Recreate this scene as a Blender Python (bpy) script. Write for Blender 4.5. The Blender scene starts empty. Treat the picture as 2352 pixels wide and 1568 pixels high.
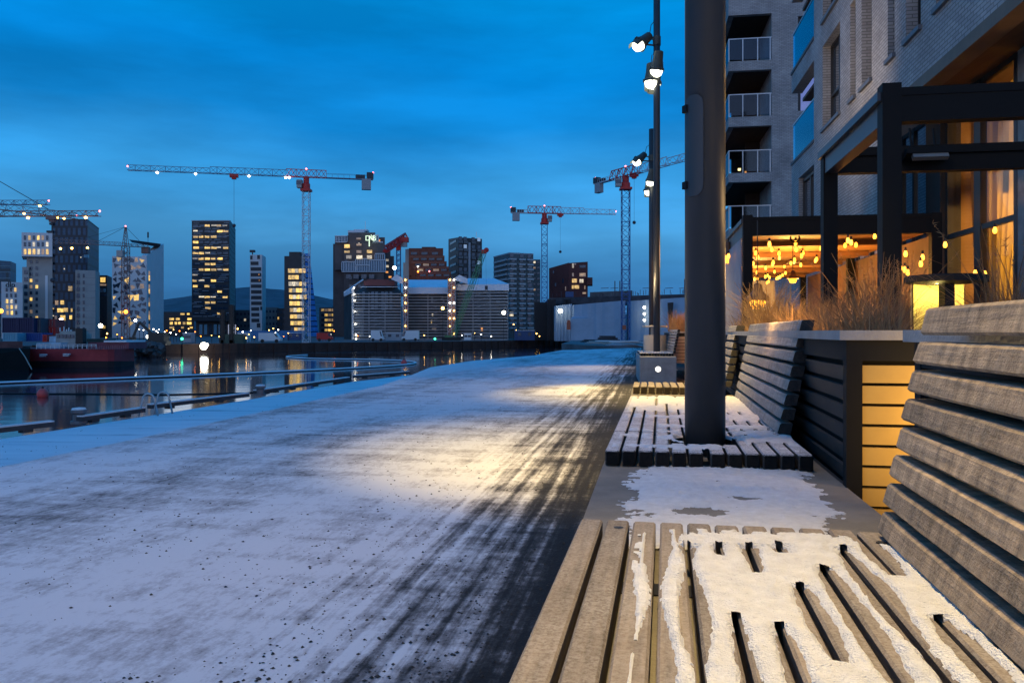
import bpy, bmesh, math, random
from mathutils import Vector, Matrix, noise
rnd = random.Random(7)
F, U0, V0, EYE = 1829.0, 1176.0, 762.0, 1.1
C = bpy.context.scene.collection
R = math.radians

# ---------------------------------------------------------------- measuring helpers
def at(u, v, d): return Vector(((u-U0)/F*d, d, EYE-(v-V0)/F*d))
def gp(u, v, z=0.0):
    d = F*(EYE-z)/(v-V0)
    return Vector(((u-U0)/F*d, d, z))
def ZV(v, d): return EYE-(v-V0)/F*d
def XU(u, d): return (u-U0)/F*d
def lin(r, g, b):
    f = lambda c: ((c/255)/12.92 if c/255 <= .04045 else (((c/255)+.055)/1.055)**2.4)
    return (f(r), f(g), f(b), 1)

# ---------------------------------------------------------------- materials
MATS = {}
def nt(m):
    m.use_nodes = True
    t = m.node_tree
    return t, t.nodes, t.links
def M(name, col, rough=.6, metal=0, var=.2, scale=4.0, bump=0.0, stretch=(1, 1, 1), spec=.4, coord='Object', detail=5, bscale=None):
    if name in MATS: return MATS[name]
    m = bpy.data.materials.new(name); t, N, L = nt(m)
    p = N['Principled BSDF']
    col = tuple(col[:3])
    p.inputs['Roughness'].default_value = rough; p.inputs['Metallic'].default_value = metal
    p.inputs['Specular IOR Level'].default_value = spec
    if var or bump:
        tc = N.new('ShaderNodeTexCoord'); mp = N.new('ShaderNodeMapping'); mp.inputs['Scale'].default_value = stretch
        L.new(tc.outputs[coord], mp.inputs['Vector'])
        n = N.new('ShaderNodeTexNoise'); n.inputs['Scale'].default_value = scale; n.inputs['Detail'].default_value = detail
        n.inputs['Roughness'].default_value = .62
        L.new(mp.outputs[0], n.inputs['Vector'])
        r = N.new('ShaderNodeMapRange'); r.inputs[1].default_value = .25; r.inputs[2].default_value = .75
        r.inputs[3].default_value = 1-var; r.inputs[4].default_value = 1+var
        L.new(n.outputs['Fac'], r.inputs[0])
        mx = N.new('ShaderNodeVectorMath'); mx.operation = 'SCALE'; mx.inputs[0].default_value = col
        L.new(r.outputs[0], mx.inputs['Scale']); L.new(mx.outputs[0], p.inputs['Base Color'])
        if bump:
            b = N.new('ShaderNodeBump'); b.inputs['Strength'].default_value = bump; b.inputs['Distance'].default_value = .01
            if bscale:
                n2 = N.new('ShaderNodeTexNoise'); n2.inputs['Scale'].default_value = bscale; n2.inputs['Detail'].default_value = 6
                L.new(mp.outputs[0], n2.inputs['Vector']); L.new(n2.outputs['Fac'], b.inputs['Height'])
            else: L.new(n.outputs['Fac'], b.inputs['Height'])
            L.new(b.outputs[0], p.inputs['Normal'])
    else:
        p.inputs['Base Color'].default_value = (*col, 1)
    MATS[name] = m; return m
def E(name, col, strength, vary=False):
    if name in MATS: return MATS[name]
    m = bpy.data.materials.new(name); t, N, L = nt(m)
    p = N['Principled BSDF']; p.inputs['Base Color'].default_value = (.3, .3, .3, 1)
    p.inputs['Emission Color'].default_value = (*col[:3], 1); p.inputs['Emission Strength'].default_value = strength
    if vary:    # lit rooms: every window has its own brightness, and an uneven interior
        oi = N.new('ShaderNodeObjectInfo'); tc = N.new('ShaderNodeTexCoord'); ns = N.new('ShaderNodeTexNoise'); ns.noise_dimensions = '4D'; ns.inputs['Scale'].default_value = 2.6; ns.inputs['Detail'].default_value = 2
        L.new(tc.outputs['Object'], ns.inputs['Vector']); wv = N.new('ShaderNodeMath'); wv.operation = 'MULTIPLY'; wv.inputs[1].default_value = 60; L.new(oi.outputs['Random'], wv.inputs[0]); L.new(wv.outputs[0], ns.inputs['W'])
        r1 = N.new('ShaderNodeMapRange'); r1.inputs[3].default_value = .3; r1.inputs[4].default_value = 1.25; L.new(oi.outputs['Random'], r1.inputs[0])
        r2 = N.new('ShaderNodeMapRange'); r2.inputs[1].default_value = .3; r2.inputs[2].default_value = .7; r2.inputs[3].default_value = .35; r2.inputs[4].default_value = 1.35; L.new(ns.outputs['Fac'], r2.inputs[0])
        mm = N.new('ShaderNodeMath'); mm.operation = 'MULTIPLY'; L.new(r1.outputs[0], mm.inputs[0]); L.new(r2.outputs[0], mm.inputs[1])
        m2 = N.new('ShaderNodeMath'); m2.operation = 'MULTIPLY'; m2.inputs[1].default_value = strength; L.new(mm.outputs[0], m2.inputs[0]); L.new(m2.outputs[0], p.inputs['Emission Strength'])
    MATS[name] = m; return m
def brick_mat(name, c1, c2, mortar, w=.24, h=.075, rough=.85):
    m = bpy.data.materials.new(name); t, N, L = nt(m); p = N['Principled BSDF']
    uv = N.new('ShaderNodeUVMap'); b = N.new('ShaderNodeTexBrick')
    b.inputs['Color1'].default_value = (*c1, 1); b.inputs['Color2'].default_value = (*c2, 1); b.inputs['Mortar'].default_value = (*mortar, 1)
    b.inputs['Scale'].default_value = 1; b.inputs['Brick Width'].default_value = w; b.inputs['Row Height'].default_value = h
    b.inputs['Mortar Size'].default_value = h*.13; b.inputs['Bias'].default_value = -.1
    L.new(uv.outputs[0], b.inputs['Vector'])
    n = N.new('ShaderNodeTexNoise'); n.inputs['Scale'].default_value = .8; n.inputs['Detail'].default_value = 6; L.new(uv.outputs[0], n.inputs['Vector'])
    r = N.new('ShaderNodeMapRange'); r.inputs[1].default_value = .3; r.inputs[2].default_value = .7; r.inputs[3].default_value = .75; r.inputs[4].default_value = 1.2
    L.new(n.outputs['Fac'], r.inputs[0])
    s = N.new('ShaderNodeVectorMath'); s.operation = 'SCALE'; L.new(b.outputs['Color'], s.inputs[0]); L.new(r.outputs[0], s.inputs['Scale'])
    L.new(s.outputs[0], p.inputs['Base Color']); p.inputs['Roughness'].default_value = rough
    bp = N.new('ShaderNodeBump'); bp.inputs['Strength'].default_value = .6; bp.inputs['Distance'].default_value = .01; bp.invert = True
    L.new(b.outputs['Fac'], bp.inputs['Height']); L.new(bp.outputs[0], p.inputs['Normal'])
    MATS[name] = m; return m

# ---------------------------------------------------------------- mesh builder
class MB:
    def __init__(s): s.v = []; s.f = []; s.m = []; s.k = 0
    def add(s, vs, fs):
        o = len(s.v); s.v += [Vector(p) for p in vs]
        for f in fs: s.f.append(tuple(i+o for i in f)); s.m.append(s.k)
    def hexa(s, c):      # 8 corners: bottom ring 0-3, top ring 4-7
        s.add(c, [(3, 2, 1, 0), (4, 5, 6, 7), (0, 1, 5, 4), (1, 2, 6, 5), (2, 3, 7, 6), (3, 0, 4, 7)])
    def box(s, x0, x1, y0, y1, z0, z1):
        s.hexa([(x0, y0, z0), (x1, y0, z0), (x1, y1, z0), (x0, y1, z0), (x0, y0, z1), (x1, y0, z1), (x1, y1, z1), (x0, y1, z1)])
    def obox(s, c, sx, sy, sz, rz=0, rx=0, ry=0):
        mt = Matrix.Translation(Vector(c)) @ Matrix.Rotation(rz, 4, 'Z') @ Matrix.Rotation(ry, 4, 'Y') @ Matrix.Rotation(rx, 4, 'X')
        q = [(-1, -1, -1), (1, -1, -1), (1, 1, -1), (-1, 1, -1), (-1, -1, 1), (1, -1, 1), (1, 1, 1), (-1, 1, 1)]
        s.hexa([mt @ Vector((a*sx/2, b*sy/2, e*sz/2)) for a, b, e in q])
    def prism(s, poly, z0, z1, cap=True):
        n = len(poly)
        a = sum(poly[i][0]*poly[(i+1) % n][1]-poly[(i+1) % n][0]*poly[i][1] for i in range(n))
        if a < 0: poly = poly[::-1]
        zf = (lambda z, p: z(p) if callable(z) else z)
        vs = [(p[0], p[1], zf(z0, p)) for p in poly]+[(p[0], p[1], zf(z1, p)) for p in poly]
        fs = [(i, (i+1) % n, n+(i+1) % n, n+i) for i in range(n)]
        if cap: fs += [tuple(range(n-1, -1, -1)), tuple(range(n, 2*n))]
        s.add(vs, fs)
    def bar(s, p, q, r, n=4, r2=None, cap=True):
        p, q = Vector(p), Vector(q); d = (q-p)
        if d.length < 1e-6: return
        d.normalize(); a = d.orthogonal().normalized() if abs(d.z) < .99 else Vector((1, 0, 0))
        if abs(d.z) < .99: a = d.cross(Vector((0, 0, 1))).normalized()
        b = d.cross(a); r2 = r if r2 is None else r2
        o = math.pi/n
        ring = lambda c, rr: [c+(a*math.cos(2*math.pi*i/n+o)+b*math.sin(2*math.pi*i/n+o))*rr for i in range(n)]
        fs = [(i, (i+1) % n, n+(i+1) % n, n+i) for i in range(n)]
        if cap: fs += [tuple(range(n-1, -1, -1)), tuple(range(n, 2*n))]
        s.add(ring(p, r)+ring(q, r2), fs)
    def tube(s, pts, r, n=8):
        pts = [Vector(p) for p in pts]; rings = []
        for i, p in enumerate(pts):
            d = (pts[min(i+1, len(pts)-1)]-pts[max(i-1, 0)]).normalized()
            a = d.cross(Vector((0, 0, 1)))
            a = a.normalized() if a.length > .05 else Vector((1, 0, 0))
            b = a.cross(d)
            rr = r(i/(len(pts)-1)) if callable(r) else r
            rings += [p+(a*math.cos(2*math.pi*j/n)+b*math.sin(2*math.pi*j/n))*rr for j in range(n)]
        fs = []
        for i in range(len(pts)-1):
            for j in range(n): fs.append((i*n+j, i*n+(j+1) % n, (i+1)*n+(j+1) % n, (i+1)*n+j))
        fs += [tuple(range(n-1, -1, -1)), tuple(range((len(pts)-1)*n, len(pts)*n))]
        s.add(rings, fs)
    def lathe(s, prof, c=(0, 0, 0), n=24, mat=None, a0=0, a1=2*math.pi):
        c = Vector(c); full = abs(a1-a0-2*math.pi) < 1e-6; nn = n if full else n+1
        vs = []
        for r, z in prof:
            for j in range(nn):
                t = a0+(a1-a0)*j/n
                p = Vector((r*math.cos(t), r*math.sin(t), z))
                vs.append(c+((mat @ p) if mat else p))
        fs = []
        for i in range(len(prof)-1):
            for j in range(n):
                k = (j+1) % nn if full else j+1
                fs.append((i*nn+j, i*nn+k, (i+1)*nn+k, (i+1)*nn+j))
        s.add(vs, fs)
    def ball(s, c, r, n=10, sq=1.0):
        s.lathe([(r*math.sin(math.pi*i/(n//2+1))+1e-4, -r*sq*math.cos(math.pi*i/(n//2+1))) for i in range(n//2+2)], c, n)
    def cham(s, x0, x1, y0, y1, z0, z1, c=.005):   # long box along y with chamfered edges
        pr = [(x0+c, z0), (x1-c, z0), (x1, z0+c), (x1, z1-c), (x1-c, z1), (x0+c, z1), (x0, z1-c), (x0, z0+c)]
        pin = [((a-(x0+x1)/2)*(1-2*c/(x1-x0))+(x0+x1)/2, (b-(z0+z1)/2)*(1-2*c/(z1-z0))+(z0+z1)/2) for a, b in pr]
        n = 8; vs = [(a, y0, b) for a, b in pin]+[(a, y0+c, b) for a, b in pr]+[(a, y1-c, b) for a, b in pr]+[(a, y1, b) for a, b in pin]
        fs = [tuple(range(n)), tuple(range(4*n-1, 3*n-1, -1))]
        for k in range(3):
            for i in range(n): fs.append((k*n+i, (k+1)*n+i, (k+1)*n+(i+1) % n, k*n+(i+1) % n))
        s.add(vs, fs)
    def build(s, name, mats, parent=None, world=True, smooth=False):
        off = parent_origin(parent) if (parent is not None and world) else Vector((0, 0, 0))
        me = bpy.data.meshes.new(name)
        me.from_pydata([tuple(p-off) for p in s.v], [], s.f)
        if not isinstance(mats, (list, tuple)): mats = [mats]
        for m in mats: me.materials.append(m)
        uvl = me.uv_layers.new(name='UVMap')
        ud = uvl.data
        for p in me.polygons:
            n = p.normal
            p.material_index = s.m[p.index] if len(mats) > 1 else 0
            p.use_smooth = smooth
            if abs(n.z) > .75:
                for li in p.loop_indices: co = me.vertices[me.loops[li].vertex_index].co; ud[li].uv = (co.x, co.y)
            else:
                l = math.hypot(n.x, n.y) or 1; tx, ty = -n.y/l, n.x/l
                for li in p.loop_indices: co = me.vertices[me.loops[li].vertex_index].co; ud[li].uv = (co.x*tx+co.y*ty, co.z)
        o = bpy.data.objects.new(name, me); C.objects.link(o)
        if parent is not None: o.parent = parent
        return o
def parent_origin(o):
    p = Vector((0, 0, 0))
    while o is not None: p += o.location; o = o.parent
    return p
def tag(o, label=None, cat=None, group=None, kind=None):
    if label: o['label'] = label
    if cat: o['category'] = cat
    if group: o['group'] = group
    if kind: o['kind'] = kind
    return o
def thing(name, label, cat, loc=(0, 0, 0), rz=0, group=None):
    o = bpy.data.objects.new(name, None); C.objects.link(o); o.empty_display_size = .2
    o.location = loc; o.rotation_euler = (0, 0, rz)
    return tag(o, label, cat, group)
def copy_tree(o, parent=None):
    c = o.copy(); C.objects.link(c)
    if parent is not None: c.parent = parent
    for ch in list(o.children): copy_tree(ch, c)
    return c
def link_copy(src_me, name, parent, loc, rot=0, scale=(1, 1, 1)):
    o = bpy.data.objects.new(name, src_me); C.objects.link(o); o.parent = parent
    o.location = loc; o.rotation_euler = (0, 0, rot); o.scale = scale
    return o
def fbm(x, y, z=0, o=4): return noise.fractal(Vector((x, y, z)), 1.0, 2.0, o)

# ---------------------------------------------------------------- palette
concrete = M('concrete', (.28, .27, .25), .85, var=.25, scale=6, bump=.3, bscale=60)
charcoal = M('charcoal_paint', (.013, .0135, .015), .6, var=.15, scale=8, spec=.12)
polepaint = M('pole_paint', (.05, .055, .062), .42, var=.1, scale=3, bump=.05, bscale=200)
blackmetal = M('black_metal', (.012, .012, .013), .5, var=0)
steel = M('galvanised_steel', (.45, .46, .47), .35, metal=.8, var=.15)
snowm = M('snow', (.8, .81, .83), .6, var=.14, scale=30, bump=.9, bscale=260, spec=.35, detail=8)
redpaint = M('red_paint', (.5, .03, .025), .5, var=.15)
bluesteel = M('blue_steel', (.03, .1, .28), .5, var=.1)
whitepaint = M('white_paint', (.7, .7, .7), .5, var=.08)
greypaint = M('grey_paint', (.33, .34, .36), .5, var=.1)
darkglass = M('dark_glass', (.05, .075, .11), .14, metal=.4, var=.5, scale=1.3)
skyglass = M('sky_glass', (.55, .62, .68), .05, metal=.85, var=.1, scale=.6)
lit_y = E('lit_yellow', lin(255, 205, 90), 1.3, True)
lit_p = E('lit_pale', lin(255, 235, 195), .9, True)
lit_o = E('lit_orange', lin(255, 165, 60), 1.1, True)
lit_d = E('lit_dim', lin(190, 150, 90), .55, True)
lamp_w = E('lamp_white', lin(255, 248, 230), 14)
lamp_y = E('lamp_amber', lin(255, 190, 90), 14)
lamp_o = E('lamp_orange', lin(255, 120, 20), 14)
lamp_r = E('lamp_red', lin(255, 110, 110), 8)
lamp_g = E('lamp_green', lin(60, 255, 170), 6)
warmbulb = E('bulb_glow', lin(255, 168, 45), 5)

# ---------------------------------------------------------------- world, sun, camera
sc = bpy.context.scene
w = bpy.data.worlds.new('World'); sc.world = w; w.use_nodes = True
t = w.node_tree; N, L = t.nodes, t.links
bg = N['Background']
tc = N.new('ShaderNodeTexCoord'); sep = N.new('ShaderNodeSeparateXYZ'); L.new(tc.outputs['Generated'], sep.inputs[0])
mr = N.new('ShaderNodeMapRange'); mr.inputs[1].default_value = 0; mr.inputs[2].default_value = .5; L.new(sep.outputs['Z'], mr.inputs[0])
# a slow wobble so that the bands of colour drift like thin cloud
mp = N.new('ShaderNodeMapping'); mp.inputs['Scale'].default_value = (1.2, 1.2, 3.2); mp.inputs['Rotation'].default_value = (0, R(-14), 0)
L.new(tc.outputs['Generated'], mp.inputs['Vector'])
nz = N.new('ShaderNodeTexNoise'); nz.inputs['Scale'].default_value = 1.6; nz.inputs['Detail'].default_value = 5; nz.inputs['Roughness'].default_value = .5
L.new(mp.outputs[0], nz.inputs['Vector'])
wob = N.new('ShaderNodeMath'); wob.operation = 'MULTIPLY_ADD'; wob.inputs[1].default_value = .5; wob.inputs[2].default_value = -.25; L.new(nz.outputs['Fac'], wob.inputs[0])
sm = N.new('ShaderNodeMath'); sm.operation = 'MULTIPLY'; L.new(wob.outputs[0], sm.inputs[0]); L.new(mr.outputs[0], sm.inputs[1])
ad = N.new('ShaderNodeMath'); ad.operation = 'ADD'; L.new(mr.outputs[0], ad.inputs[0]); L.new(sm.outputs[0], ad.inputs[1])
rp = N.new('ShaderNodeValToRGB'); L.new(ad.outputs[0], rp.inputs[0])
stops = [(0, (52, 112, 170)), (.1, (60, 128, 190)), (.24, (78, 164, 226)), (.38, (56, 158, 228)), (.52, (18, 136, 216)), (.62, (4, 134, 218)), (.78, (0, 152, 234)), (1, (0, 130, 214))]
el = rp.color_ramp.elements
while len(el) > 2: el.remove(el[-1])
el[0].position = 0; el[0].color = lin(*stops[0][1]); el[1].position = 1; el[1].color = lin(*stops[-1][1])
for p_, c_ in stops[1:-1]: e = el.new(p_); e.color = lin(*c_)
# thin streaky cloud, a little lighter
mp2 = N.new('ShaderNodeMapping'); mp2.inputs['Scale'].default_value = (1.0, 1.0, 4.6); mp2.inputs['Rotation'].default_value = (0, R(-16), 0); mp2.inputs['Location'].default_value = (3.1, 1.7, .4)
L.new(tc.outputs['Generated'], mp2.inputs['Vector'])
nz2 = N.new('ShaderNodeTexNoise'); nz2.inputs['Scale'].default_value = 2.2; nz2.inputs['Detail'].default_value = 7; nz2.inputs['Roughness'].default_value = .55
L.new(mp2.outputs[0], nz2.inputs['Vector'])
cr = N.new('ShaderNodeMapRange'); cr.inputs[1].default_value = .38; cr.inputs[2].default_value = .68; cr.inputs[3].default_value = .76; cr.inputs[4].default_value = 1.22
L.new(nz2.outputs['Fac'], cr.inputs[0])
sc1 = N.new('ShaderNodeVectorMath'); sc1.operation = 'SCALE'; L.new(rp.outputs[0], sc1.inputs[0]); L.new(cr.outputs[0], sc1.inputs['Scale'])
sc2 = N.new('ShaderNodeVectorMath'); sc2.operation = 'SCALE'; sc2.inputs['Scale'].default_value = 10; L.new(sc1.outputs[0], sc2.inputs[0])
# the last pale twilight low in the sky behind the photographer
gy = N.new('ShaderNodeMapRange'); gy.interpolation_type = 'SMOOTHSTEP'; gy.inputs[1].default_value = -.05; gy.inputs[2].default_value = -.9; gy.inputs[3].default_value = 0; gy.inputs[4].default_value = 1; L.new(sep.outputs['Y'], gy.inputs[0])
gz = N.new('ShaderNodeMapRange'); gz.interpolation_type = 'SMOOTHSTEP'; gz.inputs[1].default_value = .65; gz.inputs[2].default_value = 0; gz.inputs[3].default_value = 0; gz.inputs[4].default_value = 1; L.new(sep.outputs['Z'], gz.inputs[0])
gm = N.new('ShaderNodeMath'); gm.operation = 'MULTIPLY'; L.new(gy.outputs[0], gm.inputs[0]); L.new(gz.outputs[0], gm.inputs[1])
gs = N.new('ShaderNodeVectorMath'); gs.operation = 'SCALE'; gs.inputs[0].default_value = (6.8, 5.4, 5.0); L.new(gm.outputs[0], gs.inputs['Scale'])
ga = N.new('ShaderNodeVectorMath'); ga.operation = 'ADD'; L.new(sc2.outputs[0], ga.inputs[0]); L.new(gs.outputs[0], ga.inputs[1]); sc2 = ga
sky = N.new('ShaderNodeTexSky'); sky.sky_type = 'NISHITA'; sky.sun_disc = False; sky.sun_elevation = R(1.5); sky.sun_rotation = R(200); sky.ozone_density = 6
mx = N.new('ShaderNodeMix'); mx.data_type = 'RGBA'; mx.inputs['Factor'].default_value = .03
L.new(sc2.outputs[0], mx.inputs['A']); L.new(sky.outputs[0], mx.inputs['B'])
L.new(mx.outputs['Result'], bg.inputs['Color']); bg.inputs['Strength'].default_value = .1

sl = bpy.data.lights.new('sun', 'SUN'); sl.energy = .03; sl.angle = R(12); sl.color = (1, .93, .85)
so = bpy.data.objects.new('sun', sl); C.objects.link(so); so.rotation_euler = (R(80), 0, R(200)); so.location = (0, -20, 30)

cam = bpy.data.cameras.new('camera'); co = bpy.data.objects.new('camera', cam); C.objects.link(co)
co.location = (0, 0, EYE); co.rotation_euler = (R(90), 0, 0)
cam.sensor_width = 36; cam.lens = 36*F/2352; cam.shift_y = -(784-V0)/2352; cam.clip_start = .05; cam.clip_end = 20000
sc.camera = co
sc.view_settings.view_transform = 'Standard'; sc.view_settings.look = 'None'; sc.view_settings.exposure = 0; sc.view_settings.gamma = 1
cy = sc.cycles
cy.use_denoising = True; cy.max_bounces = 6; cy.diffuse_bounces = 3; cy.glossy_bounces = 3; cy.transmission_bounces = 4; cy.transparent_max_bounces = 12
cy.sample_clamp_indirect = 4; cy.caustics_reflective = False; cy.caustics_refractive = False

def lamp(kind, name, loc, energy, col, aim=None, size=.1, spot=60, blend=.6, size_y=None, parent=None):
    l = bpy.data.lights.new(name, kind); l.energy = energy; l.color = col
    if kind == 'SPOT': l.spot_size = R(spot); l.spot_blend = blend; l.shadow_soft_size = size
    elif kind == 'POINT': l.shadow_soft_size = size
    else:
        l.size = size
        if size_y: l.shape = 'RECTANGLE'; l.size_y = size_y
    o = bpy.data.objects.new(name, l); C.objects.link(o); o.location = loc
    if aim is not None: o.rotation_euler = (Vector(aim)-Vector(loc)).to_track_quat('-Z', 'Y').to_euler()
    return o
# ================================================================ GROUND, WATER, DECK, PATH
WZ, DZ, LZ = -3.3, -.9, -1.45
def mat_water():
    m = bpy.data.materials.new('harbour_water'); t, N, L = nt(m); p = N['Principled BSDF']
    p.inputs['Base Color'].default_value = (.006, .012, .02, 1); p.inputs['Roughness'].default_value = .07
    p.inputs['IOR'].default_value = 1.36
    tc = N.new('ShaderNodeTexCoord'); mp = N.new('ShaderNodeMapping'); mp.inputs['Scale'].default_value = (.35, 1.3, 1)
    L.new(tc.outputs['Object'], mp.inputs['Vector'])
    n = N.new('ShaderNodeTexNoise'); n.inputs['Scale'].default_value = .9; n.inputs['Detail'].default_value = 3; L.new(mp.outputs[0], n.inputs['Vector'])
    b = N.new('ShaderNodeBump'); b.inputs['Strength'].default_value = .1; b.inputs['Distance'].default_value = .08
    L.new(n.outputs['Fac'], b.inputs['Height']); L.new(b.outputs[0], p.inputs['Normal'])
    n2 = N.new('ShaderNodeTexNoise'); n2.inputs['Scale'].default_value = .03; n2.inputs['Detail'].default_value = 4; L.new(mp.outputs[0], n2.inputs['Vector'])
    r = N.new('ShaderNodeMapRange'); r.inputs[1].default_value = .35; r.inputs[2].default_value = .7; r.inputs[3].default_value = .04; r.inputs[4].default_value = .13
    L.new(n2.outputs['Fac'], r.inputs[0]); L.new(r.outputs[0], p.inputs['Roughness'])
    return m
b = MB(); b.add([(-900, -60, WZ), (300, -60, WZ), (300, 420, WZ), (-900, 420, WZ)], [(0, 1, 2, 3)])
tag(b.build('water', mat_water()), kind='structure')

landm = M('rough_ground', (.09, .09, .095), .9, var=.5, scale=.15, bump=.4, bscale=2, coord='Object')
A_, B_, C_ = gp(360, 813, WZ), gp(1105, 800, WZ), gp(1326, 793, WZ)
shore = [(-900, 150), (-170, 132), (-88, 146), (A_.x, A_.y), (B_.x, B_.y), (C_.x, C_.y), (60, 280), (400, 300)]
b = MB(); b.prism(shore+[(6000, 300), (6000, 9000), (-7000, 9000), (-7000, 150)], LZ-.4, LZ)
tag(b.build('ground', landm), kind='structure')
# rust brown sheet pile wall along the far shore
b = MB()
for i in range(2, 5):
    p, q = Vector((*shore[i], 0)), Vector((*shore[i+1], 0)); n = max(2, int((q-p).length/1.6)); out = Vector(((q-p).y, -(q-p).x, 0)).normalized()
    for k in range(n):
        a, c = p.lerp(q, k/n), p.lerp(q, (k+1)/n); o0 = out*(.15+.3*(k % 2))
        a, c = a+o0, c+o0
        b.hexa([a+Vector((0, 0, WZ-.3)), c+Vector((0, 0, WZ-.3)), c-out*.4+Vector((0, 0, WZ-.3)), a-out*.4+Vector((0, 0, WZ-.3)),
                a+Vector((0, 0, LZ+.12)), c+Vector((0, 0, LZ+.12)), c-out*.4+Vector((0, 0, LZ+.12)), a-out*.4+Vector((0, 0, LZ+.12))])
tag(b.build('quay_wall', M('rusty_sheet_pile', (.05, .028, .022), .85, var=.4, scale=.5)), 'long low rust brown sheet pile wall holding up the far shore', 'quay wall')

# path slab
deck_edge = [gp(u, v, DZ) for u, v in [(-90, 1022), (0, 1008), (352, 953), (575, 917), (805, 877), (943, 861)]]
pe = [gp(u, v) for u, v in [(-60, 1085), (0, 1072), (300, 1010), (614, 943), (760, 911), (880, 884), (937, 864), (989, 843), (1087, 828), (1227, 816), (1254, 810), (1291, 804), (1475, 798)]]
back = pe[0]-(pe[3]-pe[0]).normalized()*16
path_poly = [(back.x, back.y)]+[(p.x, p.y) for p in pe]+[(34, 58), (34, -9), (back.x, -9)]
def mat_path():
    m = bpy.data.materials.new('icy_asphalt'); t, N, L = nt(m); p = N['Principled BSDF']
    tc = N.new('ShaderNodeTexCoord')
    rot = N.new('ShaderNodeMapping'); rot.inputs['Rotation'].default_value = (0, 0, R(9.9)); L.new(tc.outputs['Object'], rot.inputs['Vector'])
    sp = N.new('ShaderNodeSeparateXYZ'); L.new(rot.outputs[0], sp.inputs[0])
    def noi(scale, stretch, detail=6, rough=.6, src=rot):
        mp = N.new('ShaderNodeMapping'); mp.inputs['Scale'].default_value = stretch; L.new(src.outputs[0], mp.inputs['Vector'])
        n = N.new('ShaderNodeTexNoise'); n.inputs['Scale'].default_value = scale; n.inputs['Detail'].default_value = detail; n.inputs['Roughness'].default_value = rough
        L.new(mp.outputs[0], n.inputs['Vector']); return n.outputs['Fac']
    def mth(op, a, bb=None, c=None):
        n = N.new('ShaderNodeMath'); n.operation = op
        for i, x in enumerate((a, bb, c)):
            if x is None: continue
            if isinstance(x, (int, float)): n.inputs[i].default_value = x
            else: L.new(x, n.inputs[i])
        return n.outputs[0]
    def rng(x, a, b_, c, d, smooth=True):
        n = N.new('ShaderNodeMapRange'); n.interpolation_type = 'SMOOTHSTEP' if smooth else 'LINEAR'
        L.new(x, n.inputs[0])
        for i, q in enumerate((a, b_, c, d)): n.inputs[i+1].default_value = q
        return n.outputs[0]
    # q: distance left of the bench row (plinth side at about -0.17 in this turned frame)
    q = sp.outputs['X']
    big = noi(.8, (1, 1, 1), 4); med = noi(3.5, (1, .35, 1), 8, .68); fine = noi(26, (1, .45, 1), 6, .7); broad = noi(.55, (1.4, .25, 1), 5, .6)
    qq = mth('ADD', q, mth('MULTIPLY', mth('SUBTRACT', big, .5), .45))
    bare = rng(qq, -1.45, -.75, 0, 1)          # 0 on the ice, 1 on the driven strip beside the plinth
    black = rng(mth('ADD', qq, mth('MULTIPLY', mth('SUBTRACT', med, .5), .35)), -.72, -.45, 0, 1)   # bare asphalt at the very foot
    streak = noi(9, (1.4, .035, 1), 5, .6); smear = noi(1.6, (.45, 2.2, 1), 6, .65); grit = noi(70, (1, 1, 1), 4, .7)
    tread = N.new('ShaderNodeTexWave'); tread.wave_type = 'BANDS'; tread.bands_direction = 'Y'; tread.inputs['Scale'].default_value = 4.5; tread.inputs['Distortion'].default_value = 9; tread.inputs['Detail'].default_value = 3; L.new(rot.outputs[0], tread.inputs['Vector'])
    cov = mth('ADD', mth('MULTIPLY', bare, -.36), .8)
    cov = mth('ADD', cov, mth('MULTIPLY', black, -.34))
    for nn, kk in ((med, .85), (fine, .8), (broad, 1.15), (smear, .9), (grit, .35)):
        cov = mth('ADD', cov, mth('MULTIPLY', mth('SUBTRACT', nn, .5), kk))
    strip = rng(qq, -1.9, -.9, 0, 1)
    trk = mth('MULTIPLY', strip, mth('SUBTRACT', streak, .5))
    cov = mth('ADD', cov, mth('MULTIPLY', trk, 1.9))
    tr_ = mth('MULTIPLY', mth('MULTIPLY', strip, rng(streak, .48, .6, 0, 1)), mth('SUBTRACT', tread.outputs['Fac'], .5))
    cov = mth('ADD', cov, mth('MULTIPLY', tr_, .09))
    f = rng(cov, .08, .9, 0, 1, False)
    c = N.new('ShaderNodeValToRGB'); L.new(f, c.inputs[0])
    e = c.color_ramp.elements; e[0].position = 0; e[0].color = (.018, .018, .019, 1); e[1].position = 1; e[1].color = (.70, .73, .77, 1)
    for ps, cc in [(.25, (.05, .05, .052, 1)), (.5, (.2, .2, .21, 1)), (.75, (.47, .48, .51, 1))]:
        x = e.new(ps); x.color = cc
    L.new(c.outputs[0], p.inputs['Base Color'])
    L.new(rng(f, 0, 1, .75, .62), p.inputs['Roughness']); p.inputs['Specular IOR Level'].default_value = .18
    bp = N.new('ShaderNodeBump'); bp.inputs['Strength'].default_value = .55; bp.inputs['Distance'].default_value = .012
    L.new(mth('ADD', mth('MULTIPLY', fine, .6), cov), bp.inputs['Height']); L.new(bp.outputs[0], p.inputs['Normal'])
    return m
b = MB(); b.prism(path_poly, -1.2, 0)
tag(b.build('path', mat_path()), kind='structure')

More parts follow.
